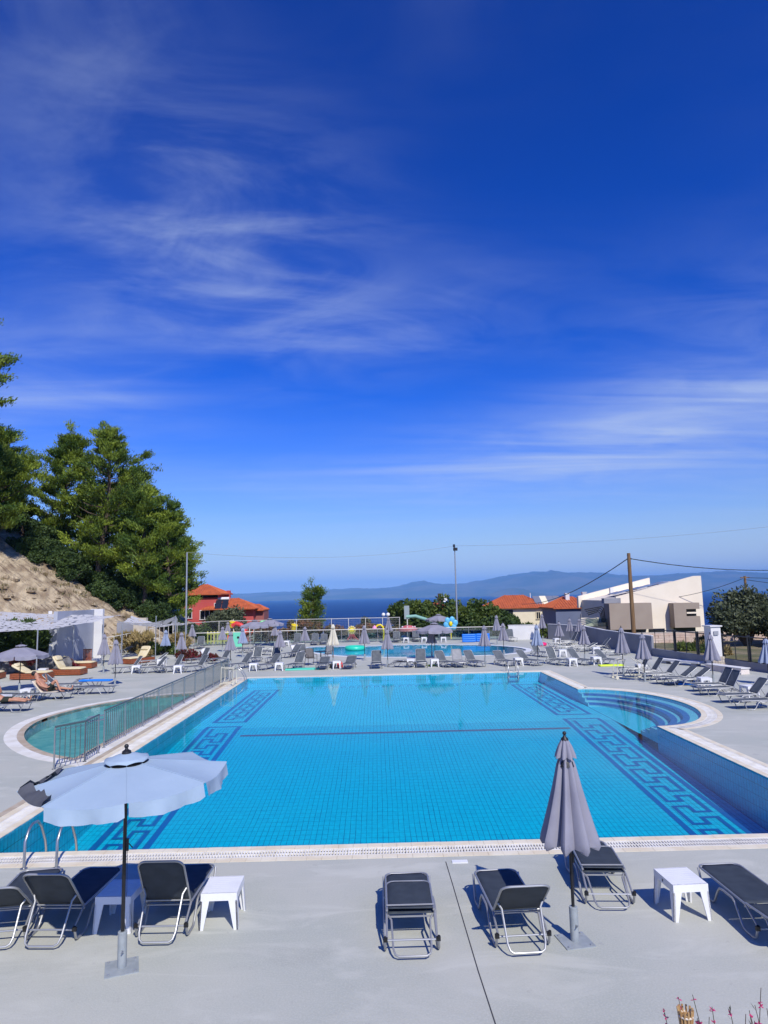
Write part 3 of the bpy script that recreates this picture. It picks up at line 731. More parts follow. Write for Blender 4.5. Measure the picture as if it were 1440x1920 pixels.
# ---------------------------------------------------------------- sun loungers
M_sling = mat('charcoal_sling', (0.028, 0.037, 0.049), .75, c2=(0.037, 0.048, 0.062), scale=6, bump=.25, bscale=220)
M_sling2 = mat('grey_sling', (0.075, 0.088, 0.100), .75, c2=(0.10, 0.115, 0.128), scale=5, bump=.25, bscale=220)
M_slingpale = mat('pale_sling', (0.24, 0.245, 0.25), .7, c2=(0.28, 0.28, 0.285), scale=5, bump=.2, bscale=200)
M_towelc = mat('cream_towel', (0.62, 0.54, 0.42), .9, c2=(0.68, 0.61, 0.50), scale=6, bump=.4, bscale=90)
M_towelw = mat('white_towel', (0.72, 0.72, 0.70), .9, bump=.4, bscale=90)
SH = .31; HW = .285; TR = .0135
def fabric(y0, y1, w, cut0, cut1, sag, z=SH, nx_=7, ny_=12, th=.006):
    """sling sheet between two rails; cut0/cut1 = rounded open corners at each end"""
    mb = MB(); top = []
    for jn in range(ny_ + 1):
        t = jn / ny_; y = y0 + (y1 - y0) * t
        edge = 1.0
        if cut0 and t < .14: edge = .70 + .30 * math.sin(min(1, t / .12) * PI / 2)
        if cut1 and t > .86: edge = .70 + .30 * math.sin(min(1, (1 - t) / .12) * PI / 2)
        for i in range(nx_ + 1):
            s_ = -1 + 2 * i / nx_
            zz_ = z - sag * (1 - s_ * s_) * math.sin(PI * t) + .0025 * math.sin(t * 31 + s_ * 2)
            top.append((s_ * w * edge, y, zz_))
    n = nx_ + 1; m = len(top)
    vv = top + [(x, y, z_ - th) for x, y, z_ in top]; ff = []
    for jn in range(ny_):
        for i in range(nx_):
            a = jn * n + i; ff.append((a, a + 1, a + n + 1, a + n)); ff.append((m + a, m + a + n, m + a + n + 1, m + a + 1))
    for jn in range(ny_):
        for i in (0, nx_):
            a = jn * n + i; ff.append((a, a + n, m + a + n, m + a) if i == 0 else (a + n, a, m + a, m + a + n))
    for i in range(nx_):
        ff.append((i + 1, i, m + i, m + i + 1)); a = ny_ * n + i; ff.append((a, a + 1, m + a + 1, m + a))
    return mb.add(vv, ff)
def utube(y_open, y_end, z, hw, r=TR, rc=.10, n=8, down=None):
    """U of tube in a horizontal plane, closed end at y_end"""
    s_ = 1 if y_end > y_open else -1
    p = [(-hw, y_open, z)]
    p += [(-hw + rc - rc * math.cos(a), y_end - s_ * rc + s_ * rc * math.sin(a), z) for a in [R(90 * i / 5) for i in range(6)]]
    p += [(hw - rc + rc * math.sin(a), y_end - s_ * rc + s_ * rc * math.cos(a), z) for a in [R(90 * i / 5) for i in range(6)]]
    p += [(hw, y_open, z)]
    return MB().tube(p, r, n)
MESH = {}
def lounger_meshes(ang, fab, fold):
    k = (ang, fab.name, fold)
    if k in MESH: return MESH[k]
    HY, FY, BL = -.36, .86, .70           # hinge, foot end, back length
    d = []
    d.append(('seat_sling', fabric(HY + .02, FY - .005, HW - .005, False, True, .022).mesh('seat_sling', fab, 'all')))
    sf = utube(HY, FY, SH - .004, HW); 
    for s_ in (-1, 1): sf.tube([(s_ * HW, HY, SH - .004), (s_ * (HW + .003), HY - .10, SH - .06), (s_ * (HW + .005), -.63, .155)], TR, 8)
    sf.tube([(-HW, HY + .03, SH - .04), (HW, HY + .03, SH - .04)], .011, 6)
    d.append(('seat_frame', sf.mesh('seat_frame', M_alu, True)))
    for s_ in (-1, 1):
        x = s_ * (HW + .026)
        path = [(x, FY - .09, SH - .005), (x, FY - .13, SH - .09), (x, FY - .20, .05), (x, FY - .24, .018), (x, FY - .45, .016), (x, FY - .50, .04), (x, FY - .60, .20), (x, FY - .66, .262), (x, FY - .74, .274),
                (x, -.10, .274), (x, -.16, .25), (x, -.30, .06), (x, -.35, .022), (x, -.40, .016), (x, -.56, .018), (x, -.60, .04), (x, -.645, .165)]
        d.append(('skid_leg', MB().tube(path, TR + .002, 8).mesh('skid_leg', M_alu, True)))
        d.append(('end_cap', MB().tube([(x, -.635, .145), (x, -.652, .19)], TR + .006, 8).box((x * .985, -.635, .155), (.05, .03, .045)).mesh('end_cap', M_black, True)))
    d.append(('crossbar', MB().tube([(-HW - .02, -.625, .145), (HW + .02, -.625, .145)], .012, 8).mesh('crossbar', M_alu, True)))
    # backrest
    a = 176 if fold else ang
    Mb = Matrix.Translation((0, HY, SH + (.045 if fold else .008))) @ Matrix.Rotation(-R(a), 4, 'X')
    f = fabric(-.03, -BL, HW - .010, False, True, .012 if not fold else -.004, 0.0); f.v = [tuple(Mb @ Vector(p)) for p in f.v]
    d.append(('back_sling', f.mesh('back_sling', fab, 'all')))
    bf = utube(0, -BL, 0, HW - .004); bf.tube([(-HW, -.06, -.03), (HW, -.06, -.03)], .010, 6)
    bf.v = [tuple(Mb @ Vector(p)) for p in bf.v]
    d.append(('back_frame', bf.mesh('back_frame', M_alu, True)))
    if ang < 8 and not fold: top = Vector((0, HY - .30, SH)); end = Vector((0, HY - .52, .06))
    elif fold: top = Vector((0, HY + .02, SH - .02)); end = Vector((0, HY - .44, .05))
    else: top = Mb @ Vector((0, -.36 * BL, -.01)); end = Vector((0, HY - .47, .055))
    w = HW - .055; e = end - top; p = []
    for s_ in (-1, 1):
        q = [top + Vector((s_ * (HW - .02), 0, 0)), top + e * .12 + Vector((s_ * w, 0, 0)), top + e * .82 + Vector((s_ * w * .95, 0, 0)), top + e * .95 + Vector((s_ * w * .86, 0, 0)), end + Vector((s_ * w * .68, 0, 0))]
        p += q if s_ < 0 else q[::-1]
    d.append(('support_loop', MB().tube(p, .0125, 8).mesh('support_loop', M_alu, True)))
    MESH[k] = d
    return d
def lounger(x, y, heading, ang, label, fab=M_sling2, fold=False, group='sun loungers on the pool deck', extra=None):
    t = thing('sun_lounger', label, 'sun lounger', (x, y, 0), R(heading), group)
    last = t
    for nm, me in lounger_meshes(ang, fab, fold):
        o = link(nm, me, last if nm == 'end_cap' else t)
        if nm == 'skid_leg': last = o
    if extra:
        me = fabric(-.98, .30, HW - .03, False, False, .0, 0, 6, 16, .012)
        pts = []
        for (px, py, pz) in me.v:
            if py < -.36:
                q = Matrix.Translation((0, -.36, SH + .022)) @ Matrix.Rotation(-R(ang), 4, 'X') @ Vector((px, py + .36, pz + .008)); pts.append(tuple(q))
            else: pts.append((px, py, pz + SH + .016))
        me.v = pts; me.build('towel', extra, t, 'all')
    return t
FG = 'sun loungers before the near pool edge'
lounger(-4.74, 9.52, 7, 38, 'charcoal sling lounger at the far left foreground, cut by the picture edge', M_sling, group=FG)
lounger(-4.02, 9.53, -3, 50, 'charcoal sling lounger with raised back, left of the pole of the big open umbrella', M_sling, group=FG)
lounger(-2.70, 9.55, -1, 60, 'charcoal sling lounger with steep back between two white tables in the foreground', M_sling, group=FG)
lounger(0.33, 9.05, 0, 2, 'charcoal lounger folded flat, alone in the middle of the foreground', M_sling, True, group=FG)
lounger(1.59, 9.08, 3, 42, 'charcoal lounger with raised back just left of the foreground closed umbrella', M_sling, group=FG)
lounger(3.03, 10.1, -4, 2, 'charcoal folded flat lounger behind the foreground closed umbrella', M_sling, True, group=FG)
lounger(4.66, 9.08, 1, 4, 'charcoal flat lounger at the right foreground edge beside a white table', M_sling, group=FG)
for (x, y, hd, a, v_, lb) in LOUNGERS:
    a = max(3, round(a / 6) * 6)
    fab = {'pale': M_slingpale}.get(v_, M_sling2)
    lounger(x, y, hd, a, lb, fab, v_ == 'fold', extra={'cream': M_towelc, 'white': M_towelw}.get(v_))

# ---------------------------------------------------------------- white tables
def table_parts():
    top = MB(); w, dp, h = .225, .27, .43
    for i in range(9):
        y0 = -dp + i * (2 * dp / 9) + .003; y1 = y0 + 2 * dp / 9 - .006
        top.box((0, (y0 + y1) / 2, h - .009), (2 * w - .012, y1 - y0, .018))
    top.box((0, 0, h - .022), (2 * w - .02, 2 * dp - .02, .012))
    ap = MB()
    for s_ in (-1, 1):
        ap.box((0, s_ * (dp - .012), h - .045), (2 * w, .024, .09)); ap.box((s_ * (w - .012), 0, h - .045), (.024, 2 * dp - .05, .088))
    d = [('table_top', top.mesh('table_top', M_white)), ('apron', ap.mesh('apron', M_white))]
    for sx in (-1, 1):
        for sy in (-1, 1):
            # tapered angle-section leg, splayed a little
            lg = MB(); x0, y0 = sx * w, sy * dp; z1 = h - .09
            for ax in (0, 1):
                wt_, wb_ = .105, .055
                if ax == 0: pts = [(x0, y0, z1), (x0 - sx * wt_, y0, z1), (x0 + sx * .02 - sx * wb_, y0 + sy * .012, 0), (x0 + sx * .02, y0 + sy * .012, 0)]; off = Vector((0, -sy * .02, 0))
                else: pts = [(x0, y0, z1), (x0, y0 - sy * wt_, z1), (x0 + sx * .02, y0 + sy * .012 - sy * wb_, 0), (x0 + sx * .02, y0 + sy * .012, 0)]; off = Vector((-sx * .02, 0, 0))
                lg.add(pts + [tuple(Vector(p) + off) for p in pts], [(0, 1, 2, 3), (7, 6, 5, 4), (0, 4, 5, 1), (1, 5, 6, 2), (2, 6, 7, 3), (3, 7, 4, 0)])
            d.append(('leg', lg.mesh('leg', M_white)))
    d.append(('drain_hole', MB().box((-w - .001, .02, h - .05), (.004, .022, .03)).mesh('drain_hole', M_black)))
    return d
TP = table_parts()
def table(x, y, rz, label, group='white plastic side tables'):
    t = thing('side_table', label, 'side table', (x, y, 0), R(rz), group)
    got = {}
    for nm, me in TP: got[nm] = link(nm, me, got['apron'] if nm == 'drain_hole' else t)
    return t
table(-3.36, 9.36, -2, 'white plastic table in the umbrella shade between two foreground loungers')
table(-2.06, 9.38, 1, 'white plastic table in full sun right of the steep lounger, foreground left')
table(3.84, 9.27, 3, 'white plastic table alone in the right foreground beside the flat lounger')
rnd = random.Random(11)
for (x, y, lb) in TABLES: table(x, y, rnd.uniform(-8, 8), lb)

# ---------------------------------------------------------------- umbrellas
M_mauve = mat('mauve_canvas', (0.265, 0.26, 0.315), .85, c2=(0.30, 0.295, 0.35), scale=2.5, bump=.25, bscale=25, trans=.10)
M_bluecv = mat('faded_blue_canvas', (0.26, 0.32, 0.45), .85, c2=(0.31, 0.37, 0.50), scale=2.5, bump=.25, bscale=25, trans=.10)
M_creamcv = mat('cream_canvas', (0.66, 0.62, 0.50), .85, c2=(0.72, 0.68, 0.56), scale=2.5, bump=.25, bscale=25, trans=.10)
M_lilac = mat('pale_blue_canvas', (0.33, 0.435, 0.545), .8, c2=(0.36, 0.465, 0.575), scale=2, bump=.15, bscale=14, trans=.06)
M_under = mat('dark_canvas', (0.07, 0.075, 0.09), .9, c2=(0.09, 0.095, 0.11), scale=4, bump=.4, bscale=20)
M_pole = mat('black_pole', (0.010, 0.010, 0.012), .35)
M_wood = mat('varnished_wood', (0.22, 0.09, 0.035), .5, c2=(0.16, 0.06, 0.02), scale=3, stretch=(8, 8, .6))
M_base = mat('grey_painted_steel', (0.33, 0.36, 0.37), .5, c2=(0.28, 0.31, 0.32), scale=9, bump=.1, bscale=60)
def base_meshes():
    k = 'ubase'
    if k not in MESH:
        pl = MB().box((0, 0, .006), (.36, .36, .012))
        bt = MB()
        for sx in (-1, 1):
            for sy in (-1, 1): bt.lathe([(.014, .012), (.014, .022), (.006, .027)], 8, Matrix.Translation((sx * .14, sy * .14, 0)))
        tb = MB().lathe([(.050, .012), (.050, .385), (.044, .39), (.036, .39)], 16)
        kn = MB().tube([(.0, -.05, .20), (.0, -.085, .20)], .007, 6).tube([(.012, -.085, .21), (-.012, -.085, .185)], .007, 6)
        MESH[k] = [('base_plate', pl.mesh('base_plate', M_base)), ('bolts', None), ('base_tube', tb.mesh('base_tube', M_base, True)), ('clamp_screw', kn.mesh('clamp_screw', M_steel))]
        MESH['ubolt'] = MB().lathe([(.014, .0), (.014, .010), (.006, .015)], 8).mesh('bolt', M_galv)
    return MESH[k]
def add_base(t, far):
    got = {}
    for nm, me in base_meshes():
        if me is not None: got[nm] = link(nm, me, got['base_tube'] if nm == 'clamp_screw' else t)
    if not far:
        for sx in (-1, 1):
            for sy in (-1, 1): link('bolt', MESH['ubolt'], got['base_plate'], (sx * .14, sy * .14, .012))
def pleats(zs, rs, amps, n=64, seed=0, folds=8, lean=0.0, zj=0.0):
    """folded cloth round the pole: rings (z, mean radius, pleat depth)"""
    rg = random.Random(seed); ph = rg.uniform(0, 6); mb = MB(); vv = []
    jit = [rg.uniform(.75, 1.25) for _ in range(folds)]; tw = rg.uniform(-.5, .5)
    for q, (z, r, am) in enumerate(zip(zs, rs, amps)):
        for i in range(n):
            a = 2 * PI * i / n; f = (a / (2 * PI) * folds) % 1.0; kf = int(a / (2 * PI) * folds) % folds
            w = abs(math.sin(PI * f)) ** .8
            rr = r * (1 - am * (1 - w) * jit[kf] * .95) 
            aa = a + ph + tw * (zs[0] - z) * .25 + .10 * am * math.sin(2 * PI * f)
            dz = zj * (1 - w) * jit[kf] if q == len(zs) - 1 else 0
            vv.append((rr * math.cos(aa), rr * math.sin(aa), z + dz))
    m = len(zs); ff = [(q * n + i, (q + 1) * n + i, (q + 1) * n + (i + 1) % n, q * n + (i + 1) % n) for q in range(m - 1) for i in range(n)]
    return mb.add(vv, ff)
def closed_umbrella(x, y, H, label, cv, pole=M_pole, seed=0, rz=0.0, far=True, group='closed umbrellas', fat=1.0):
    t = thing('closed_umbrella', label, 'umbrella', (x, y, 0), rz, group)
    add_base(t, far)
    s_ = H / 2.38; key = ('cl', cv.name, pole.name, seed, round(H, 1), far)
    if key not in MESH:
        H_ = round(H, 1); s_ = H_ / 2.38; fs = fat
        n = 64 if not far else 40
        bz = [2.10, 2.0, 1.75, 1.5, 1.3, 1.18, 1.10, 1.05]; br = [.075, .115, .175, .245, .305, .345, .36, .335]; ba = [.35, .45, .5, .5, .48, .46, .5, .55]
        cm = pleats([z * s_ for z in bz], [r * fs for r in br], ba, n, seed, zj=.10).mesh('folded_canopy', cv, True, fix=False)
        vz = [2.285, 2.22, 2.12, 2.075]; vr = [.045, .085, .125, .135]; va = [.1, .25, .35, .4]
        vm = pleats([z * s_ for z in vz], [r * fs for r in vr], va, n, seed + 50, zj=.02).mesh('vent_flap', cv, True, fix=False)
        st = MB().lathe([(.082, 2.045 * s_), (.090, 2.03 * s_), (.098, 2.00 * s_), (.104, 1.985 * s_)], 20, cap=False).mesh('strap', M_black, True)
        fn = MB().lathe([(.048, 2.275 * s_), (.044, 2.30 * s_), (.018, 2.325 * s_), (.014, 2.34 * s_)], 12).ball((0, 0, 2.362 * s_), .024).mesh('finial', M_black, True)
        pm = MB().tube([(0, 0, .05), (0, 0, 2.30 * s_)], .019, 10).mesh('pole', pole, True)
        kb = MB().tube([(.03, 0, .95), (.055, 0, .95)], .009, 6).tube([(.028, 0, .55), (.026, 0, 1.1)], .003, 5).box((.028, 0, .93), (.025, .03, .10)).mesh('cord_cleat', M_black)
        MESH[key] = [('folded_canopy', cm), ('vent_flap', vm), ('strap', st), ('finial', fn), ('pole', pm)] + ([('cord_cleat', kb)] if not far else [])
    got = {}
    for nm, me in MESH[key]: got[nm] = link(nm, me, got['folded_canopy'] if nm == 'strap' else got['pole'] if nm == 'cord_cleat' else t)
    return t
def canopy_ring(rim, top, tilt):
    pass
def open_umbrella(x, y, H, label, cv, rad=1.30, drop=.36, rz=0.0, tilt=(0, 0), far=True, flip=(), group='open umbrellas', val=.17):
    t = thing('open_umbrella', label, 'umbrella', (x, y, 0), rz, group)
    add_base(t, far)
    top = H - .06; rim = top - drop
    T = Matrix.Translation((0, 0, top)) @ Matrix.Rotation(R(tilt[0]), 4, 'X') @ Matrix.Rotation(R(tilt[1]), 4, 'Y') @ Matrix.Translation((0, 0, -top))
    nrib = 8; ang = [-PI / 2 + 2 * PI * k / nrib for k in range(nrib)]
    def surf(a_k, tt, rr):
        """point on panel k: tt across 0..1, rr from hub to rim; sags between the ribs"""
        a0 = ang[a_k]; a1 = a0 + 2 * PI / nrib
        p0 = Vector((math.cos(a0), math.sin(a0))); p1 = Vector((math.cos(a1), math.sin(a1)))
        p = p0.lerp(p1, tt) * rr * rad
        z = top - drop * (rr ** 1.08) - .045 * math.sin(PI * tt) * rr * rr
        return Vector((p.x, p.y, z))
    for k in range(nrib):
        mb = MB(); nn, mm = 8, 8; g = [T @ surf(k, i / nn, .13 + .87 * j_ / mm) for j_ in range(mm + 1) for i in range(nn + 1)]
        ff = [(j_ * (nn + 1) + i, (j_ + 1) * (nn + 1) + i, (j_ + 1) * (nn + 1) + i + 1, j_ * (nn + 1) + i + 1) for j_ in range(mm) for i in range(nn)]
        cp = mb.add(g, ff).build('canopy_panel', cv, t, 'all', fix=False)
        vb = MB(); rows = 5; vv = []; rg = random.Random(k * 7 + int(abs(x) * 10))
        up = k in flip; p1_, p2_ = rg.uniform(0, 6), rg.uniform(0, 6)
        for j_ in range(rows + 1):
            for i in range(13):
                tt = .025 + .95 * i / 12; b = surf(k, tt, 1.0); dirv = Vector((b.x, b.y, 0)).normalized(); h_ = val * j_ / rows
                rag = 1 - .10 * (1 if i in (0, 12) else 0)
                wv = .024 * math.sin(tt * 11 + p1_) * j_ / rows + .012 * math.sin(tt * 29 + p2_) * j_ / rows + .006 * math.sin(tt * 53 + p1_) * j_ / rows
                if not up: q = b + Vector((0, 0, -h_ * rag)) + dirv * (wv + .012 * j_ / rows)
                else: q = b - dirv * (h_ * .92 * rag) + Vector((0, 0, .03 + h_ * .34 + wv * 1.2))
                if up and j_ == 0: q = b + Vector((0, 0, .004))
                vv.append(T @ q)
        vb.add(vv, [(j_ * 13 + i, (j_ + 1) * 13 + i, (j_ + 1) * 13 + i + 1, j_ * 13 + i + 1) for j_ in range(rows) for i in range(12)])
        vb.build('valance', M_under if up else cv, cp, 'all', fix=False)
    vt = MB(); vv = []; nv_ = 48
    for j_, (r_, z_) in enumerate(((.045, .075), (.12, .06), (.20, .030), (.245, .012), (.25, -.012))):
        for i in range(nv_):
            a = 2 * PI * i / nv_ + ang[0]; f = abs(math.sin((a - ang[0]) * 4)); vv.append(T @ Vector((r_ * math.cos(a), r_ * math.sin(a), top + z_ + (.016 * f if j_ >= 3 else 0))))
    vt.add(vv, [(j_ * nv_ + i, (j_ + 1) * nv_ + i, (j_ + 1) * nv_ + (i + 1) % nv_, j_ * nv_ + (i + 1) % nv_) for j_ in range(4) for i in range(nv_)])
    vt.build('vent_flap', cv, t, 'all', fix=False)
    MB().lathe([(.10, top + .02), (.235, top - .032), (.225, top - .045), (.10, top + .0)], 32, T, cap=False).build('vent_mesh', M_black, t, True)
    if not far:
        sm = MB()
        for k in range(nrib):
            q = [T @ (surf(k, 0, .14 + .86 * i / 8) + Vector((0, 0, .0035))) for i in range(9)]
            link('seam', MB().tube(q, .0045, 5).mesh('seam', cv, True), t)
    MB().lathe([(.055, -.0), (.05, .03), (.02, .05), (.016, .065)], 14, T @ Matrix.Translation((0, 0, top + .07))).ball((0, 0, top + .155), .026, M=T).build('finial', M_black, t, True)
    MB().tube([(0, 0, .05), (0, 0, top + .02)], .021, 12).build('pole', M_pole, t, True)
    rm = None
    for k in range(nrib):
        a = ang[k]; p0 = T @ Vector((.03 * math.cos(a), .03 * math.sin(a), top - .03)); p1 = T @ Vector((rad * .985 * math.cos(a), rad * .985 * math.sin(a), rim - .008))
        MB().tube([p0, p0.lerp(p1, .5) + Vector((0, 0, -.004)), p1], .007, 6).build('rib', M_black, t, True)
        s0 = Vector((.03 * math.cos(a), .03 * math.sin(a), rim - .18)); MB().tube([s0, p0.lerp(p1, .52)], .006, 6).build('strut', M_black, t, True)
    MB().lathe([(.035, rim - .22), (.035, rim - .15)], 12).build('slider', M_black, t, True)
    if not far: MB().box((.03, -.01, 1.32), (.03, .035, .13)).tube([(.045, -.01, 1.33), (.085, -.01, 1.28)], .006, 6).tube([(.03, 0, 1.3), (.034, .0, .8), (.03, 0, .75)], .003, 5).build('crank', M_black, t)
    return t
open_umbrella(-2.95, 8.28, 2.32, 'pale blue open umbrella with black pole standing in the left foreground', M_lilac, 1.14, .185, R(19.6), (0, -2.2), False, (5, 6), val=.15)
closed_umbrella(2.26, 8.59, 2.38, 'mauve closed umbrella standing large in the right foreground', M_mauve, M_pole, 3, R(10), False)
for k, (x, y, kd, H, lb) in enumerate(UMBRELLAS):
    if kd == 'o': open_umbrella(x, y, H + .02, lb, M_mauve, 1.22, .40, R(17 * k), (0, 0), True, val=.16)
    else: closed_umbrella(x, y, max(1.98, H), lb, {'c': M_mauve, 'b': M_bluecv, 'w': M_creamcv}[kd], M_wood if kd == 'w' else M_pole, 10 + k % 5, R(37 * k), True, fat=1.05)

# ---------------------------------------------------------------- stainless ladders
def ladder(x, y, rz, label, w=.5, reach=.72):
    t = thing('pool_ladder', label, 'pool ladder', (x, y, 0), R(rz), 'steel pool ladders')
    for s_ in (-1, 1):
        p = [(s_ * w / 2, 0, 0), (s_ * w / 2, .01, .40)] + [(s_ * w / 2, .05 + .24 * (1 - math.cos(a)), .40 + .20 * math.sin(a)) for a in [R(20 * i) for i in range(1, 5)]] + [(s_ * w / 2, .40, .585), (s_ * w / 2, .53, .47), (s_ * w / 2, .68, .20), (s_ * w / 2, .72, .05), (s_ * w / 2, .72, -.45)]
        hr = MB().tube(p, .021, 10).build('handrail', M_steel, t, True)
        MB().lathe([(.055, .001), (.055, .012), (.03, .02)], 14, Matrix.Translation((s_ * w / 2, 0, 0))).build('flange', M_steel, hr, True)
    for z in (-.12, -.36): MB().box((0, .72, z), (w, .08, .025)).build('rung', M_steel, t)
    return t
ladder(-5.31, 11.25, 0, 'big stainless pool ladder at the near left pool corner, under the umbrella edge')
ladder(6.98, 36.62, 180, 'small stainless ladder at the far right of the main pool', .5)
ladder(-7.42, 35.3, -90, 'stainless handrail ladder at the far left pool corner by the railing', .45)

# ---------------------------------------------------------------- steel railing by the toddler pool
RL = thing('steel_railing', 'long stainless steel railing between toddler pool and main pool', 'railing')
bar_me = MB().tube([(0, 0, .12), (0, 0, .98)], .0105, 6).mesh('bar', mat('dull_steel', (.12, .15, .15), .4, .4), True)
post_me = MB().tube([(0, 0, .003), (0, 0, 1.0)], .021, 10).lathe([(.05, .003), (.05, .012), (.022, .02)], 12).mesh('post', M_steel, True)
def rail_run(t, pts, ends=True):
    for (a, b) in zip(pts[:-1], pts[1:]):
        a, b = Vector((*a, 0)), Vector((*b, 0)); ln = (b - a).length; k = max(1, round(ln / 1.55))
        MB().tube([a + Vector((0, 0, 1.02)), b + Vector((0, 0, 1.02))], .026, 10).build('handrail', MATS['dull_steel'], t, True)
        MB().tube([a + Vector((0, 0, .93)), b + Vector((0, 0, .93))], .010, 6).build('upper_rail', M_steel, t, True)
        MB().tube([a + Vector((0, 0, .11)), b + Vector((0, 0, .11))], .013, 8).build('lower_rail', M_steel, t, True)
        for i in range(k + 1): link('post', post_me, t, a.lerp(b, i / k))
        for i in range(k):
            p, q = a.lerp(b, i / k), a.lerp(b, (i + 1) / k); m = max(2, round((q - p).length / .15))
            for s_ in range(1, m): link('bar', bar_me, t, p.lerp(q, s_ / m))
rail_run(RL, [(-7.78, 20.0), (-7.70, 35.9)])
MB().tube([(-7.78, 20.0, .9), (-8.1, 19.7, .9), (-8.14, 19.62, .84), (-8.1, 19.7, .78), (-7.78, 20.0, .78)], .018, 8).build('grab_handle', M_steel, RL, True)
R2 = thing('gate_railing', 'short stainless railing panel at the near end of the toddler pool', 'railing')
rail_run(R2, [(-8.07, 17.62), (-7.62, 18.35), (-7.66, 19.3)])

# ---------------------------------------------------------------- right boundary: grey wall, low wall with black fence, pillar
def wall_run(pts, h, th, name, m, label, cat='wall', cap=None, z0=-.3, hs_=None):
    t = thing(name, label, cat)
    mb = MB(); n = len(pts); L_, R_ = [], []
    for i in range(n):
        a = Vector(pts[max(0, i - 1)]); b = Vector(pts[min(n - 1, i + 1)]); e = (b - a).normalized(); nn = Vector((-e.y, e.x)) * th / 2
        L_.append(Vector(pts[i]) + nn); R_.append(Vector(pts[i]) - nn)
    H_ = hs_ or [h] * n
    vv = []
    for i in range(n): vv += [(*L_[i], z0), (*R_[i], z0), (*R_[i], H_[i]), (*L_[i], H_[i])]
    ff = []
    for i in range(n - 1):
        a, b = 4 * i, 4 * (i + 1)
        for k in range(4): ff.append((a + k, a + (k + 1) % 4, b + (k + 1) % 4, b + k))
    ff += [(3, 2, 1, 0), tuple(4 * (n - 1) + k for k in range(4))]
    mb.add(vv, ff).build('wall_body', m, t)
    if cap:
        cb = MB(); vv = []
        for i in range(n):
            c = Vector(pts[i]); l = c + (L_[i] - c) * 1.15; r_ = c + (R_[i] - c) * 1.15
            vv += [(*l, H_[i] + .003), (*r_, H_[i] + .003), (*r_, H_[i] + .05), (*l, H_[i] + .05)]
        cb.add(vv, ff).build('coping', cap, t)
    return t
hi_w = [(15.0, 60.5), (16.9, 57.0), (16.62, 50.4), (17.02, 45.2), (17.25, 43.4)]
lo_w = [(17.262, 43.3), (18.02, 39.2), (18.92, 33.4), (20.67, 25.0), (23.67, 10.0)]
wall_run(hi_w, 1.3, .2, 'boundary_wall', M_greyrender, 'long bluish grey rendered boundary wall right of the oval pool', cap=M_render, hs_=[1.28, 1.25, 1.22, 1.2, 1.2])
wall_run(lo_w, .46, .2, 'low_wall', M_greyrender, 'low grey wall carrying the black fence at the right', hs_=[.46, .42, .38, .36, .36])
FEN = thing('black_fence', 'black metal panel fence on the low wall at the right', 'fence')
M_fence = mat('black_fence_paint', (0.015, 0.018, 0.024), .4)
def along(pts, d):
    for a, b in zip(pts[:-1], pts[1:]):
        ln = math.dist(a, b)
        if d <= ln: return Vector(a).lerp(Vector(b), d / ln)
        d -= ln
    return Vector(pts[-1])
d_ = .25
for k in range(14):
    a = along(lo_w, d_); b = along(lo_w, d_ + 1.95); z0 = .40; z1 = 1.62
    A3 = lambda p, z: (p.x, p.y, z)
    fr = MB().tube([A3(a, z0), A3(a, z1), A3(b, z1), A3(b, z0)], .034, 6, closed=True); fr.build('panel_frame', M_fence, FEN)
    m_ = a.lerp(b, .5); MB().tube([A3(m_, z0), A3(m_, z1)], .022, 6).build('mid_bar', M_fence, FEN)
    wr = MB()
    for i in range(1, 24): q = a.lerp(b, i / 24); wr.tube([A3(q, z0), A3(q, z1)], .0022, 3)
    for i in range(1, 7): z = z0 + (z1 - z0) * i / 7; wr.tube([A3(a, z), A3(b, z)], .0022, 3)
    wr.build('wire_mesh', M_fence, FEN)
    p = along(lo_w, d_ + 2.03); MB().box((p.x, p.y, 1.0), (.12, .12, 1.42), rz=.16).build('post', M_fence, FEN)
    d_ += 2.12
gp = thing('gate_pillar', 'white square pillar standing in the black fence on the right', 'pillar', (17.55, 36.1, 0), R(9))
MB().box((0, 0, 1.06), (.56, .56, 2.12)).build('shaft', M_render, gp)
MB().box((0, 0, 2.15), (.70, .70, .06)).build('cap', M_render, gp)
st = random.Random(4)
M_stone = mat('pale_stone', (0.52, 0.46, 0.37), .9, c2=(0.42, 0.36, 0.28), scale=5, coords='World', bump=.5, bscale=20)
for r_ in range(4):
    x = -.34
    while x < .33:
        w = min(st.uniform(.12, .22), .34 - x)
        if w > .04: MB().box((x + w / 2, -.335, .075 + r_ * .15), (w - .012, .05 + st.uniform(0, .015), .138)).build('stone', M_stone, gp)
        x += w
MB().box((-.02, -.325, 1.8), (.26, .03, .20)).build('sign_plate', mat('sign_grey', (.30, .31, .33), .5), gp)
MB().box((.0, .36, 1.99), (.12, .10, .10)).tube([(0, .31, 1.98), (0, .33, 1.98)], .03, 8).build('lamp', M_fence, gp)
be = thing('concrete_bench', 'long low concrete bench before the low wall, behind the right row', 'bench', (16.55, 37.9, 0), R(-62))
MB().box((0, 0, .20), (2.6, .45, .10)).build('seat_slab', M_render, be)
for s_ in (-1, 1): MB().box((s_ * .95, 0, .075), (.30, .38, .15)).build('foot', M_greyrender, be)
be2 = thing('low_white_block', 'low white rendered block beside the white pillar', 'bench', (17.2, 34.2, 0), R(-74))
MB().box((0, 0, .13), (2.3, .5, .26)).build('block', mat('pinkish_render', (.66, .57, .52), .85, c2=(.70, .63, .58), scale=3), be2)
MB().box((0, 0, .285), (2.4, .56, .04)).build('top_slab', M_render, be2)
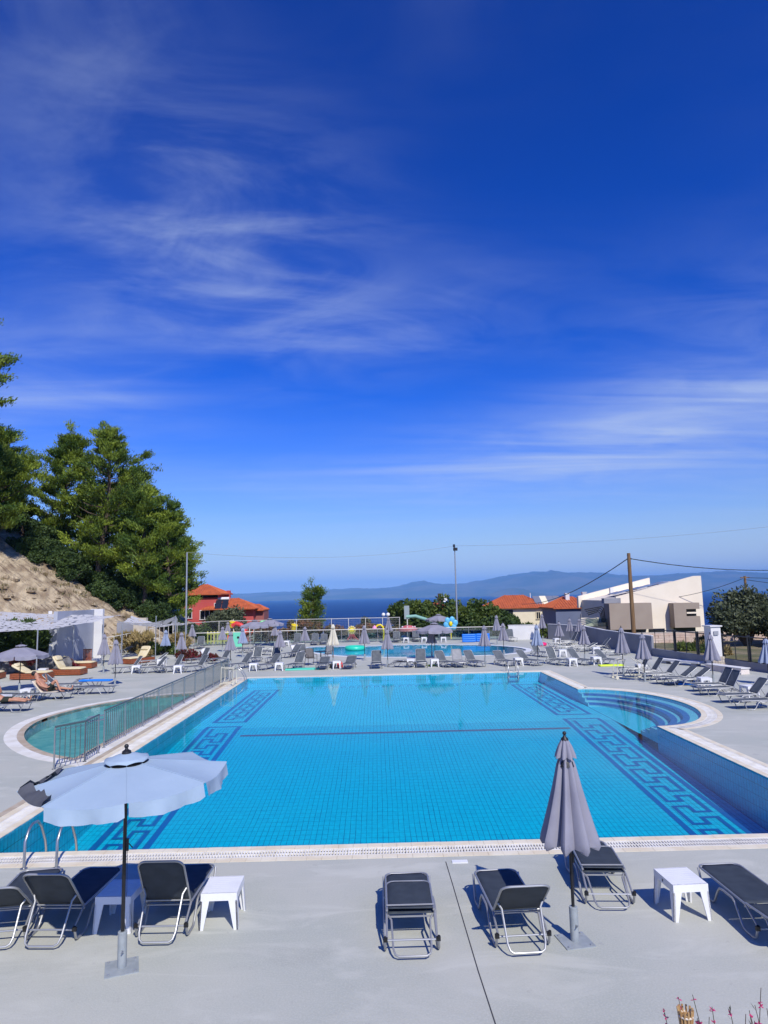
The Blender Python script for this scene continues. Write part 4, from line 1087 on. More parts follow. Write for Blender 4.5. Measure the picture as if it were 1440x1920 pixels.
tag(MB().lathe([(.10, 0), (.15, .10), (.155, .24), (.13, .24), (.12, .12)], 14, Matrix.Translation((17.0, 33.75, 0))).build('yellow_bucket', mat('yellow_plastic', (.80, .46, .01), .4), smooth=True), 'small orange yellow bucket before the low white block', 'bucket')
bx = tag(MB().box((17.45, 35.25, .44), (.4, .3, .22)).box((17.45, 35.25, .565), (.42, .32, .03)).build('cool_box', mat('red_white_box', (.35, .06, .08), .5, c2=(.7, .7, .7), scale=9)), 'small red and white box resting by the pillar foot', 'box')
bx.location.z = -.33

# brick forecourt wall and grass strip beyond the fence
bw = thing('brick_wall', 'pinkish brick retaining wall beyond the black fence', 'wall')
M_brick = mat('pink_brick', (0.58, 0.43, 0.35), .9, c2=(0.66, 0.54, 0.46), scale=1.6, coords='World')
MB().box((26.5, 52.1, .25), (14.0, .3, 1.3)).build('mortar_core', mat('mortar', (.42, .38, .33), .95), bw)
brick_me = MB().box((0, 0, 0), (.80, .06, .165)).mesh('brick', M_brick)
for r_ in range(6):
    for c_ in range(16):
        x = 19.9 + c_ * .82 + (.41 if r_ % 2 else 0)
        if x < 33.3: link('brick', brick_me, bw, (x, 51.94 - st.uniform(0, .012), -.15 + r_ * .178), 0)

# ---------------------------------------------------------------- glass balustrade and wire fence behind the oval pool
def glass_mat():
    m = bpy.data.materials.new('tinted_glass'); m.use_nodes = True; t = m.node_tree; t.nodes.clear()
    fr = t.nodes.new('ShaderNodeFresnel'); fr.inputs[0].default_value = 1.5
    ad = t.nodes.new('ShaderNodeMath'); ad.operation = 'ADD'; t.links.new(fr.outputs[0], ad.inputs[0]); ad.inputs[1].default_value = .08
    tr = t.nodes.new('ShaderNodeBsdfTransparent'); tr.inputs[0].default_value = (.72, .82, .80, 1)
    gl = t.nodes.new('ShaderNodeBsdfGlossy'); gl.inputs['Roughness'].default_value = .03
    mx = t.nodes.new('ShaderNodeMixShader'); t.links.new(ad.outputs[0], mx.inputs[0]); t.links.new(tr.outputs[0], mx.inputs[1]); t.links.new(gl.outputs[0], mx.inputs[2])
    o = t.nodes.new('ShaderNodeOutputMaterial'); t.links.new(mx.outputs[0], o.inputs[0]); return m
M_glass = glass_mat()
M_railp = mat('pale_rail', (.66, .64, .58), .5)
GB = thing('glass_balustrade', 'glass balustrade with pale handrail behind the oval pool', 'balustrade')
gpts = [(-16.2, 61.5), (-8.0, 62.4), (11.4, 61.6)]
tot = sum(math.dist(a, b) for a, b in zip(gpts[:-1], gpts[1:])); n_p = 17
for a, b in zip(gpts[:-1], gpts[1:]): MB().tube([(*a, 1.12), (*b, 1.12)], .032, 8).build('handrail', M_railp, GB, True)
for k in range(n_p + 1):
    p = along(gpts, tot * k / n_p); MB().tube([(p.x, p.y, 0), (p.x, p.y, 1.10)], .022, 8).build('post', M_galv, GB, True)
    if k < n_p:
        a = along(gpts, tot * k / n_p + .06); b = along(gpts, tot * (k + 1) / n_p - .06)
        e = (b - a).normalized(); nn = Vector((-e.y, e.x)) * .006
        g_ = MB(); vv = []
        for z in (.06, 1.04):
            for q in (a - nn, b - nn, b + nn, a + nn): vv.append((q.x, q.y, z))
        g_.add(vv, [(3, 2, 1, 0), (4, 5, 6, 7), (0, 1, 5, 4), (1, 2, 6, 5), (2, 3, 7, 6), (3, 0, 4, 7)]).build('glass_pane', M_glass, GB)
WF = thing('wire_fence', 'tall wire mesh fence with pale posts behind the play area', 'fence')
wp = [(-17.6, 60.0), (-14.8, 64.8), (-10.9, 65.0), (-7.6, 65.0), (-4.3, 65.0), (-2.7, 65.0), (-1.1, 65.0), (.5, 65.0), (2.1, 65.0)]
wi = MB()
for k, p in enumerate(wp):
    MB().tube([(*p, -.1), (*p, 2.05)], .028, 8).build('post', M_railp, WF, True)
    if k < len(wp) - 1:
        q = wp[k + 1]; MB().tube([(*p, 2.02), (*q, 2.02)], .022, 6).build('top_rail', M_railp, WF, True)
        ln = math.dist(p, q); mm = int(ln / .14)
        w_ = MB()
        for i in range(1, mm): t_ = i / mm; c = lerp2(p, q, t_); w_.tube([(*c, 0), (*c, 2.0)], .0022, 3)
        for i in range(1, 14): w_.tube([(*p, i * .15), (*q, i * .15)], .0022, 3)
        w_.build('mesh_panel', M_galv, WF)
LF = thing('slope_railing', 'pale post railing climbing the slope at the left', 'railing')
lp = [(-22.0, 52.6, 1.2), (-20.6, 54.4, 1.35), (-19.3, 56.2, 1.6), (-18.2, 58.0, 1.9), (-17.2, 59.6, 2.1)]
for k in range(17):
    t_ = k / 16 * (len(lp) - 1); i = min(len(lp) - 2, int(t_)); p = Vector(lp[i]).lerp(Vector(lp[i + 1]), t_ - i)
    MB().tube([(p.x, p.y, -.1), (p.x, p.y, p.z)], .022, 6).build('post', M_railp, LF)
MB().tube(lp, .028, 8).build('top_rail', M_railp, LF)
MB().tube([(a, b, c * .5) for a, b, c in lp], .02, 6).build('mid_rail', M_railp, LF)

# white panel at the end of the balustrade
wpn = thing('white_panel', 'white rendered panel wall at the right end of the glass balustrade', 'wall', (12.85, 60.6, 0), R(-4))
MB().box((0, 0, .62), (2.7, .16, 1.24)).build('panel_body', M_render, wpn)
MB().box((0, 0, 1.265), (2.8, .22, .04)).build('coping', M_render, wpn)
MB().box((1.0, -.09, .85), (.16, .02, .22)).build('notice', M_fence, wpn)

# ---------------------------------------------------------------- left terrace: rendered walls, nets, daybeds, planting
lw = thing('rendered_wall', 'tall grey white rendered wall running back behind the big net shade', 'wall')
def slab(mb, a, b, th, z0, z1, z1b=None):
    e = (Vector(b) - Vector(a)).normalized(); n = Vector((-e.y, e.x)) * th / 2; z1b = z1 if z1b is None else z1b
    A, B = Vector(a), Vector(b); q = [A - n, B - n, B + n, A + n]; zt = [z1, z1b, z1b, z1]
    mb.add([(p.x, p.y, z0) for p in q] + [(p.x, p.y, z) for p, z in zip(q, zt)], [(3, 2, 1, 0), (4, 5, 6, 7), (0, 1, 5, 4), (1, 2, 6, 5), (2, 3, 7, 6), (3, 0, 4, 7)]); return mb
slab(MB(), (-20.3, 43.8), (-20.28, 49.4), .25, -.2, 3.52).build('long_wall', mat('shaded_render', (.34, .36, .41), .85, c2=(.38, .40, .45), scale=.7, coords='World'), lw)  # shade on the long face is put into its blue grey colour
slab(MB(), (-20.42, 49.55), (-19.55, 49.55), .3, -.2, 3.56).build('end_pier', M_render, lw)
slab(MB(), (-20.16, 44.0), (-20.14, 49.3), .10, 0.005, .22).build('plinth', M_greyrender, lw)
tag(slab(MB(), (-21.3, 44.9), (-20.5, 43.85), .3, -.2, 2.2, 2.5).build('buttress', M_render), 'white rendered wing wall beside the dark hedge at the left', 'wall')
l2 = thing('upper_wall', 'grey and cream retaining wall below the pines', 'wall')
slab(MB(), (-20.9, 55.7), (-19.7, 56.2), .3, -.3, 2.35, 2.6).build('grey_face', M_greyrender, l2)
slab(MB(), (-19.65, 56.15), (-18.6, 56.0), .34, -.3, 2.7).build('cream_pier', mat('cream_render', (.62, .56, .45), .9, c2=(.55, .48, .37), scale=1.2, coords='World', bump=.3, bscale=8), l2)
ks = thing('stone_kerb', 'long pale kerb step at the foot of the rendered wall', 'kerb')
slab(MB(), (-19.9, 43.0), (-19.6, 49.2), .5, 0, .16).build('kerb', M_render, ks)

def net_mat(name, c, lo, hi):
    m = bpy.data.materials.new(name); m.use_nodes = True; t = m.node_tree; b = t.nodes['Principled BSDF']; b.inputs['Base Color'].default_value = (*c, 1); b.inputs['Roughness'].default_value = .9
    g = t.nodes.new('ShaderNodeNewGeometry'); n = t.nodes.new('ShaderNodeTexVoronoi'); n.inputs['Scale'].default_value = 4.2; t.links.new(g.outputs['Position'], n.inputs['Vector'])
    mr = t.nodes.new('ShaderNodeMapRange'); t.links.new(n.outputs['Distance'], mr.inputs[0]); mr.inputs[1].default_value = lo; mr.inputs[2].default_value = hi
    tr = t.nodes.new('ShaderNodeBsdfTransparent'); tl = t.nodes.new('ShaderNodeBsdfTranslucent'); tl.inputs[0].default_value = (*c, 1)
    m1 = t.nodes.new('ShaderNodeMixShader'); m1.inputs[0].default_value = .3; t.links.new(b.outputs[0], m1.inputs[1]); t.links.new(tl.outputs[0], m1.inputs[2])
    m2 = t.nodes.new('ShaderNodeMixShader'); t.links.new(mr.outputs[0], m2.inputs[0]); t.links.new(m1.outputs[0], m2.inputs[1]); t.links.new(tr.outputs[0], m2.inputs[2])
    t.links.new(m2.outputs[0], t.nodes['Material Output'].inputs[0]); return m
M_net = net_mat('white_camouflage_net', (.66, .66, .68), .66, .76)
def sail(c, sag, nu=30, nv=22, seed=0.0, fr=.05):
    """net hung between four corners c (ccw)"""
    vv = []; C4 = [Vector(p) for p in c]
    for j_ in range(nv + 1):
        for i in range(nu + 1):
            u_, v_ = i / nu, j_ / nv
            p = C4[0].lerp(C4[1], u_).lerp(C4[3].lerp(C4[2], u_), v_)
            s_ = sag * (math.sin(PI * u_) * .55 + math.sin(PI * v_) * .45)
            p.z -= s_ + fr * noise.noise((p.x * .9 + seed, p.y * .9, 0)) * 2 + fr * noise.noise((p.x * 3 + seed, p.y * 3, 4))
            vv.append(tuple(p))
    n = nu + 1
    return MB().add(vv, [(j_ * n + i, j_ * n + i + 1, (j_ + 1) * n + i + 1, (j_ + 1) * n + i) for j_ in range(nv) for i in range(nu)])
NS = thing('net_shade', 'large white camouflage net shade on grey posts at the left', 'shade')
sail([(-27.5, 36.4, 2.55), (-18.8, 38.5, 2.60), (-16.9, 46.0, 3.15), (-26.0, 45.5, 3.7)], .2, 44, 30, 1.0).build('net', M_net, NS, 'all', fix=False)
for p in ((-18.8, 38.52), (-19.0, 43.5), (-17.75, 44.9), (-16.9, 46.0), (-25.5, 38.0)):
    MB().tube([(*p, 0), (*p, 2.62)], .038, 10).lathe([(.10, .001), (.10, .015), (.04, .02)], 12, Matrix.Translation((*p, 0))).build('post', M_galv, NS, True)
N2 = thing('small_net_shade', 'smaller drooping net shade between the rendered wall and the railing', 'shade')
sail([(-17.8, 47.2, 2.75), (-14.6, 50.2, 2.9), (-15.2, 55.0, 2.2), (-18.6, 52.5, 3.0)], .55, 26, 22, 6.0, .04).build('net', M_net, N2, 'all', fix=False)
for p, h in (((-14.6, 50.2), 2.95), ((-15.6, 48.9), 3.0), ((-15.2, 55.0), 2.4)): MB().tube([(*p, 0), (*p, h)], .03, 8).build('post', M_galv, N2, True)

M_teak = mat('teak', (0.30, 0.085, 0.03), .5, c2=(0.22, 0.055, 0.02), scale=3, stretch=(1, 6, 6))
M_cush = mat('cream_cushion', (0.66, 0.56, 0.33), .9, c2=(0.70, 0.61, 0.40), scale=3, bump=.2, bscale=40)
def puff(mb, c, d, M=None, n=6):
    """a soft cushion: superellipsoid block"""
    vv = []; m = 10; nn = 24
    for i in range(m + 1):
        ph = -PI / 2 + PI * i / m
        for k in range(nn):
            th = 2 * PI * k / nn; sg = lambda t_, e: math.copysign(abs(t_) ** e, t_)
            vv.append((c[0] + d[0] / 2 * sg(math.cos(ph), .35) * sg(math.cos(th), .3), c[1] + d[1] / 2 * sg(math.cos(ph), .35) * sg(math.sin(th), .3), c[2] + d[2] / 2 * sg(math.sin(ph), .5)))
    mb.add(vv, [(i * nn + k, i * nn + (k + 1) % nn, (i + 1) * nn + (k + 1) % nn, (i + 1) * nn + k) for i in range(m) for k in range(nn)], M); return mb
def daybed(x, y, hd, ang, label):
    t = thing('wooden_daybed', label, 'daybed', (x, y, 0), R(hd), 'wooden daybeds with cream cushions')
    for s_ in (-1, 1):
        for k in range(3): MB().box((s_ * .42, 0, .09 + k * .095), (.03, 2.0, .085)).build('side_board', M_teak, t)
    MB().box((0, .985, .185), (.81, .03, .27)).build('foot_board', M_teak, t); MB().box((0, -.985, .185), (.81, .03, .27)).build('head_board', M_teak, t)
    MB().box((0, 0, .30), (.80, 1.93, .03)).build('deck', M_teak, t)
    puff(MB(), (0, .35, .375), (.78, 1.30, .12)).build('seat_cushion', M_cush, t, 'all')
    Mb = Matrix.Translation((0, -.30, .34)) @ Matrix.Rotation(-R(ang), 4, 'X')
    puff(MB(), (0, -.40, .06), (.78, .86, .12), Mb).build('back_cushion', M_cush, t, 'all')
    puff(MB(), (0, -.62, .15), (.66, .26, .13), Mb).build('head_roll', M_cush, t, 'all')
    return t
daybed(-21.6, 38.4, -90, 30, 'wooden daybed with cream cushion cut by the left picture edge')
daybed(-18.75, 38.0, -92, 28, 'wooden daybed with low cream back just behind the net post')
daybed(-17.65, 39.7, -93, 58, 'wooden daybed with upright cream back nearest the closed umbrellas')
daybed(-18.6, 43.4, -90, 20, 'wooden daybed at the back before the rendered wall')
daybed(-15.85, 46.2, 150, 55, 'wooden daybed with cream back standing behind the left row')
tag(MB().box((-18.55, 44.6, .62), (.5, .04, 1.0)).build('teak_screen', M_teak), 'small upright slatted teak screen before the rendered wall', 'screen')
o_ = bpy.data.objects['teak_screen']; me_ = MB()
for i in range(6): me_.box((-18.78 + i * .092, 44.6, .62), (.06, .03, .9))
for z in (.2, 1.06): me_.box((-18.55, 44.62, z), (.56, .025, .06))
o_.data = me_.mesh('teak_screen', M_teak)

rk = thing('rock_wall', 'dark rough rock wall edging the planting at the left', 'wall')
rg = random.Random(2); M_drock = mat('dark_rock', (.075, .072, .075), .9, c2=(.17, .165, .165), scale=3, coords='World', bump=.8, bscale=6, detail=8)
for i in range(46):
    t_ = rg.random(); p = Vector((-26, 39.5)).lerp(Vector((-19.0, 42.6)), t_); s_ = rg.uniform(.28, .6)
    b = MB().ball((0, 0, 0), s_, 7, 5, sc=(1.3, .8, .8)); b.v = [tuple(Vector(v_) * (1 + .25 * noise.noise(Vector(v_) * 3 + Vector((i, 0, 0))))) for v_ in b.v]
    link('rock', b.mesh('rock', M_drock, fix=True), rk, (p.x, p.y + rg.uniform(-.2, .2), rg.uniform(.0, .75)), rg.uniform(0, 6))

# ---------------------------------------------------------------- utility poles, lamps, cables
M_pwood = mat('pole_wood', (.15, .085, .035), .85, c2=(.22, .13, .06), scale=3, stretch=(6, 6, .4), bump=.3, bscale=10)
up = thing('utility_pole', 'brown wooden utility pole rising behind the grey wall', 'pole', (18.2, 49.0, 0))
MB().tube([(0, 0, -.5), (0, 0, 6.75)], .17, 14, r1=.12).build('shaft', M_pwood, up, True)
MB().tube([(-.13, 0, 6.35), (.13, 0, 6.35)], .02, 6).lathe([(.03, 0), (.04, .04), (.03, .09)], 8, Matrix.Translation((.14, -.05, 6.3))).build('insulator', M_black, up)
u2 = thing('far_utility_pole', 'dark far utility pole above the olive trees', 'pole', (36.2, 67.0, -.5))
MB().tube([(0, 0, 0), (0, 0, 5.75)], .14, 10, r1=.11).build('shaft', M_pwood, u2, True)
MB().box((0, 0, 5.6), (.9, .1, .1)).build('crossarm', M_pwood, u2)
M_cable = mat('black_cable', (.01, .01, .012), .6)
def cable(a, b, sag, r, label, n=24, m=M_cable):
    A, B = Vector(a), Vector(b); p = []
    for i in range(n + 1): t_ = i / n; q = A.lerp(B, t_); q.z -= sag * 4 * t_ * (1 - t_); p.append(q)
    return tag(MB().tube(p, r, 5).build('cable', m, smooth=True), label, 'cable')
cable((18.1, 49, 6.35), (19.7, 93.0, 2.55), .9, .035, 'black cable sagging from the pole top down to the orange roofed house')
cable((18.3, 49, 6.35), (46, 62, 6.6), 1.0, .03, 'black cable from the wooden pole running off to the right')
cable((36.2, 67, 5.1), (60, 64, 5.5), .5, .025, 'cable leaving the far pole to the right, upper'); cable((36.2, 67, 4.9), (60, 70, 3.5), .6, .025, 'cable leaving the far pole to the right, lower')
cable((36.0, 67, 5.0), (27.5, 72, 3.0), .5, .025, 'cable from the far pole towards the beige villa')
M_thin = mat('thin_cable', (.25, .27, .32), .6)
cable((-16.5, 60, 8.2), (8.2, 70, 9.0), .8, .012, 'thin pale cable between the two lamp posts', m=M_thin)
cable((8.2, 70, 9.0), (46, 60, 10.6), .7, .012, 'thin pale cable from the right lamp post to the right', m=M_thin)
def lamp_post(x, y, h, label, head):
    t = thing('lamp_post', label, 'lamp post', (x, y, 0), 0, 'tall lamp posts')
    MB().tube([(0, 0, -.3), (0, 0, h)], .10, 12, r1=.06).build('shaft', M_galv, t, True)
    if head:
        for k, dz in enumerate((0, .34)): MB().box((.05 - .12 * k, -.12, h + .15 + dz), (.42, .16, .30), rz=.3 + k).build('floodlight', M_black, t)
        MB().tube([(0, 0, h), (0, 0, h + .6)], .03, 8).build('bracket', M_black, t)
    return t
lamp_post(-16.55, 60.0, 8.2, 'grey lamp post at the left before the pines', False)
lamp_post(8.1, 70.0, 8.5, 'tall grey lamp post with floodlights rising behind the trees', True)
gl_ = thing('globe_lamp', 'white globe lamps on a pole behind the oval pool', 'lamp', (1.0, 63.2, 0))
MB().tube([(0, 0, 0), (0, 0, 2.25)], .03, 8).build('stem', M_white, gl_, True)
for s_ in (-.42, .0): MB().ball((s_, 0, 2.35), .17, 14, 10).build('globe', M_white, gl_, 'all')
tag(MB().ball((-12.0, 48.3, .38), .34, 18, 12).lathe([(.16, 0), (.16, .08)], 12, Matrix.Translation((-12.0, 48.3, 0))).build('ball_lamp', M_white, smooth='all'), 'white ball lamp lying among red shrubs at the left row', 'lamp')

# ---------------------------------------------------------------- floats, bags, mats, trolleys
M_green = mat('green_float', (.05, .50, .36), .4); M_lime = mat('lime_mat', (.62, .80, .03), .5); M_bluef = mat('blue_foam', (.01, .19, .72), .5); M_pink = mat('pink_vinyl', (.80, .03, .18), .35); M_red = mat('red_plastic', (.70, .04, .03), .4); M_yel = mat('bright_yellow', (.85, .66, .01), .4)
def flat_float(c, l, w, rz, m, name, label, cat):
    n = 10; mb = MB()
    for k in range(5): mb.tube([(-l / 2, -w / 2 + (k + .5) * w / 5, .035), (0, -w / 2 + (k + .5) * w / 5, .04), (l / 2, -w / 2 + (k + .5) * w / 5, .035)], w / 10, 8)
    o = mb.build(name, m, smooth=True); o.location = (*c, 0) if len(c) == 2 else c; o.rotation_euler = (0, 0, R(rz)); return tag(o, label, cat)
flat_float((-4.3, 39.6), 1.9, .55, 3, M_green, 'green_float', 'flat green float lying at the far pool edge left of the cream umbrella', 'float')
flat_float((12.75, 38.0), 1.3, .42, 2, M_lime, 'yellow_mat', 'lime yellow float lying before the far right tables', 'float')
flat_float((3.1, 40.2), .55, .3, 20, M_lime, 'lime_cushion', 'small lime cushion at the foot of the shaded far lounger', 'cushion')
flat_float((-13.45, 33.4, .33), 1.5, .4, -3, M_bluef, 'blue_float', 'blue float lying on the lounger behind the reclining person', 'float')
tag(MB().tube([(12.9, 29.95, .05), (13.6, 29.7, .05), (14.35, 29.55, .06)], .05, 10).build('pool_noodle', M_bluef, smooth=True), 'blue pool noodle on the deck before the right row', 'pool noodle')
def tor(R_, r_, n=24): return [(R_ * math.cos(2 * PI * k / n), R_ * math.sin(2 * PI * k / n), 0) for k in range(n)]
o = tag(MB().tube(tor(.36, 0), .13, 10, closed=True).build('swim_ring', M_pink, smooth='all'), 'pink inflatable ring lying near the grey wall', 'swim ring'); o.location = (12.5, 53.2, .13)
o = tag(MB().tube(tor(.62, 0), .19, 10, closed=True).build('green_ring', mat('green_vinyl', (.03, .62, .40), .35), smooth='all'), 'green inflatable ring floating in the oval pool', 'swim ring'); o.location = (-1.75, 53.6, .10)
bg_ = MB(); puff(bg_, (0, 0, .14), (.36, .24, .28)); bg_.tube([(-.1, 0, .27), (-.06, 0, .38), (.06, 0, .38), (.1, 0, .27)], .012, 6); o = tag(bg_.build('red_bag', M_red, smooth='all'), 'small red bag beside the table at the cream umbrella', 'bag'); o.location = (-2.2, 40.4, 0)
bg_ = MB(); puff(bg_, (0, 0, .12), (.34, .26, .24)); bg_.tube([(-.1, 0, .22), (-.05, 0, .33), (.05, 0, .33), (.1, 0, .22)], .012, 6); o = tag(bg_.build('dark_bag', M_black, smooth='all'), 'dark bag lying under the table at the cream umbrella', 'bag'); o.location = (-2.62, 40.4, 0)
o = tag(puff(MB(), (0, 0, 0), (.34, .16, .20)).build('pink_towel', mat('pink_towel', (.62, .30, .22), .9), smooth='all'), 'pinkish towel hung over the first lounger back of the right row', 'towel'); o.location = (13.35, 34.5, .88)
for k, (x, y) in enumerate(((7.75, 58.7), (8.25, 58.9))):
    rf = thing('blue_raft', ('left', 'right')[k] + ' stack of blue inflatable rafts behind the oval pool', 'raft', (x + (.7 if k else 0), y, 0), 0, 'blue rafts')
    for r_ in range(4): MB().tube([(-.5, 0, .10 + r_ * .17), (0, -.04, .10 + r_ * .17), (.5, 0, .10 + r_ * .17)], .095, 10).build('air_tube', M_bluef, rf, True)
    for s_ in (-1, 1): MB().tube([(s_ * .5, 0, .05), (s_ * .52, 0, .70)], .08, 8).build('end_tube', M_bluef, rf, True)
# sling armchairs with a small table by the cream umbrella
def sling_chair(x, y, rz, label, m):
    t = thing('sling_chair', label, 'chair', (x, y, 0), R(rz), 'sling chairs')
    Mb = Matrix.Translation((0, -.24, .42)) @ Matrix.Rotation(-R(78), 4, 'X')
    fabric(-.24, .26, .26, False, False, .02, .42, 5, 6).build('seat', m, t, 'all')
    f = fabric(0, -.58, .25, False, True, .02, 0, 5, 6); f.v = [tuple(Mb @ Vector(p)) for p in f.v]; f.build('backrest', m, t, 'all')
    for s_ in (-1, 1):
        MB().tube([(s_ * .28, .28, 0), (s_ * .28, .25, .62), (s_ * .28, -.22, .64)], .015, 8).build('front_leg', M_black, t, True)
        MB().tube([(s_ * .28, -.40, 0), (s_ * .27, -.25, .42), tuple(Mb @ Vector((s_ * .26, -.6, 0)))], .015, 8).build('rear_leg', M_black, t, True)
    return t
sling_chair(-4.05, 42.2, 205, 'brownish sling armchair left of the cream umbrella', mat('taupe_sling', (.13, .12, .115), .7))
sling_chair(-3.3, 44.6, 150, 'light sling armchair behind the cream umbrella', M_slingpale)
ct = thing('cafe_table', 'small round table between the sling armchairs', 'table', (-3.55, 43.3, 0))
MB().lathe([(.38, .70), (.38, .725)], 20).build('table_top', M_black, ct); MB().tube([(0, 0, .02), (0, 0, .70)], .03, 8).build('stem', M_black, ct, True); MB().lathe([(.25, .0), (.25, .02), (.05, .04)], 16).build('foot', M_black, ct)
M_beige = mat('beige_tube', (.62, .58, .45), .5)
def trolley(x, y, rz, label, sc=1.0):
    t = thing('tube_trolley', label, 'trolley', (x, y, 0), R(rz), 'beige tube trolleys')
    for s_ in (-1, 1):
        MB().tube([(-.6 * sc, s_ * .28, .12), (.55 * sc, s_ * .28, .12), (.72 * sc, s_ * .28, .30), (.62 * sc, s_ * .28, .72), (.35 * sc, s_ * .28, .92)], .018, 8).build('side_tube', M_beige, t, True)
        MB().tube([(-.55 * sc, s_ * .28, .12), (-.45 * sc, s_ * .28, .85), (-.2 * sc, s_ * .28, .88)], .018, 8).build('upright', M_beige, t, True)
    for (px, pz) in ((-.6, .12), (.1, .12), (.62, .72), (-.45, .85)): MB().tube([(px * sc, -.28, pz), (px * sc, .28, pz)], .016, 8).build('crossbar', M_beige, t, True)
    for (px, s_) in ((-.55, -1), (-.55, 1), (.5, -1), (.5, 1)): MB().lathe([(.07, -.02), (.07, .02)], 12, Matrix.Translation((px * sc, s_ * .31, .07)) @ Matrix.Rotation(R(90), 4, 'X')).build('wheel', M_beige, t)
    return t
trolley(11.65, 32.6, 0, 'beige tube trolley beside a closed umbrella at the right'); trolley(-7.15, 33.4, 90, 'beige tube trolley on the walkway at the end of the railing', .7)
# flip flops
ff_ = thing('flip_flops', 'pair of dark flip flops on the deck before the reclining person', 'sandals', (-13.9, 30.2, 0))
for s_ in (0, .22): puff(MB(), (s_, s_ * .3, .02), (.11, .28, .035)).tube([(s_ - .04, s_ * .3, .03), (s_, s_ * .3 + .08, .075), (s_ + .04, s_ * .3, .03)], .009, 5).build('sandal', M_black, ff_, 'all')

# ---------------------------------------------------------------- water play figures
def bucket(x, y, z, label):
    t = thing('tipping_bucket', label, 'water toy', (x, y, 0), 0, 'yellow tipping buckets')
    MB().tube([(0, .12, -.2), (0, .12, z + .45)], .05, 8).build('mast', M_railp, t, True)
    MB().lathe([(.03, -.31), (.25, -.29), (.31, .21), (.33, .22), (.33, .27), (.28, .27), (.26, .21), (.21, -.25)], 16, Matrix.Translation((0, -.35, z)) @ Matrix.Rotation(R(18), 4, 'X') @ Matrix.Rotation(R(14), 4, 'Y'), cap=False).build('bucket', M_yel, t, True)
    MB().tube([(-.34, -.35, z + .05), (-.2, .12, z + .1), (.2, .12, z + .1), (.34, -.35, z + .05)], .025, 8).build('yoke', M_railp, t, True)
bucket(-14.2, 68.2, 1.6, 'yellow tipping bucket at the left, before the red house'); bucket(-8.2, 68.6, 1.15, 'yellow tipping bucket right of the open umbrellas')
pt = thing('toy_palm', 'green plastic palm of the water playground', 'water toy', (-10.2, 64.0, 0))
MB().tube([(0, 0, 0), (.08, 0, .9), (0, 0, 1.75)], .12, 8, r1=.08).build('trunk', mat('brown_plastic', (.05, .035, .03), .5), pt, True)
for k in range(6):
    a = 2 * PI * k / 6 + .3; p = [(.05 * math.cos(a), .05 * math.sin(a), 1.75), (.4 * math.cos(a), .4 * math.sin(a), 1.95), (.75 * math.cos(a), .75 * math.sin(a), 1.8), (.92 * math.cos(a), .92 * math.sin(a), 1.45)]
    MB().tube(p, .12, 8, r1=.05).build('frond', mat('toy_green', (.03, .52, .16), .4), pt, True)
def slide(x, y, rz, h, l, m, label):
    t = thing('small_slide', label, 'slide', (x, y, 0), R(rz), 'small slides')
    n = 14; vv = []
    for i in range(n + 1):
        u_ = i / n; yy = l * u_; z = h * (1 - u_) ** 1.3 + .12
        for (dx, dz) in ((-.32, .24), (-.30, .02), (0, -.02), (.30, .02), (.32, .24)): vv.append((dx, yy, z + dz))
    mb = MB().add(vv, [(i * 5 + k, i * 5 + k + 1, (i + 1) * 5 + k + 1, (i + 1) * 5 + k) for i in range(n) for k in range(4)]); mb.build('chute', m, t, 'all', fix=False)
    for s_ in (-1, 1): MB().tube([(s_ * .3, 0, 0), (s_ * .3, 0, h + .5)], .04, 8).build('post', M_railp, t, True)
    for k in range(3): MB().tube([(-.3, -.02, h * (k + 1) / 4), (.3, -.02, h * (k + 1) / 4)], .03, 6).build('rung', M_railp, t, True)
slide(-11.4, 62.9, 60, .9, 1.7, mat('coral_plastic', (.78, .13, .06), .4), 'small coral red slide under the open umbrellas')
cs = thing('curved_slide', 'red curved tube slide of the playground by the blue umbrella', 'slide', (-13.2, 66.0, 0))
MB().tube([(-.6, 0, 1.5), (-.2, -.1, 1.75), (.3, -.2, 1.55), (.6, -.3, 1.1), (.7, -.5, .7)], .22, 12).build('tube', M_red, cs, True)
for p in ((-.5, .05), (.55, -.3)): MB().tube([(*p, -.1), (*p, 1.2)], .05, 8).build('leg', M_railp, cs, True)
pf_ = thing('yellow_play_fence', 'yellow picket fence of the playground', 'fence', (-14.2, 63.0, 0))
for i in range(9): MB().box((-1.2 + i * .3, 0, .62), (.11, .05, 1.1)).build('picket', mat('pale_yellow', (.74, .66, .18), .5), pf_)
for z in (.3, .95): MB().box((0, .05, z), (2.6, .04, .10)).build('rail', MATS['pale_yellow'], pf_)
pg = thing('green_play_panel', 'mint green play panel beside the yellow fence', 'play panel', (-11.95, 59.3, 0))
MB().box((0, 0, .62), (.75, .06, 1.2)).build('panel', mat('mint_plastic', (.16, .62, .42), .5), pg); MB().lathe([(.10, 0), (.10, .02)], 14, Matrix.Translation((.05, -.04, .8)) @ Matrix.Rotation(R(90), 4, 'X')).build('porthole', M_black, pg); MB().box((-.72, .1, .5), (.3, .06, .95)).build('red_side', M_red, pg)
sf_ = thing('flower_figure', 'yellow flower water figure with red legs behind the oval pool', 'water toy', (-2.35, 63.6, 0))
MB().lathe([(.05, -.08), (.30, -.06), (.30, .06), (.05, .08)], 18, Matrix.Translation((0, -.1, 1.35)) @ Matrix.Rotation(R(80), 4, 'X')).build('face', M_yel, sf_, True)
for k in range(11):
    a = 2 * PI * k / 11; MB().ball((.42 * math.cos(a), -.12, 1.35 + .42 * math.sin(a)), .12, 8, 6, sc=(1, .5, 1)).build('petal', mat('petal_yellow', (.78, .62, .20), .5), sf_, 'all')
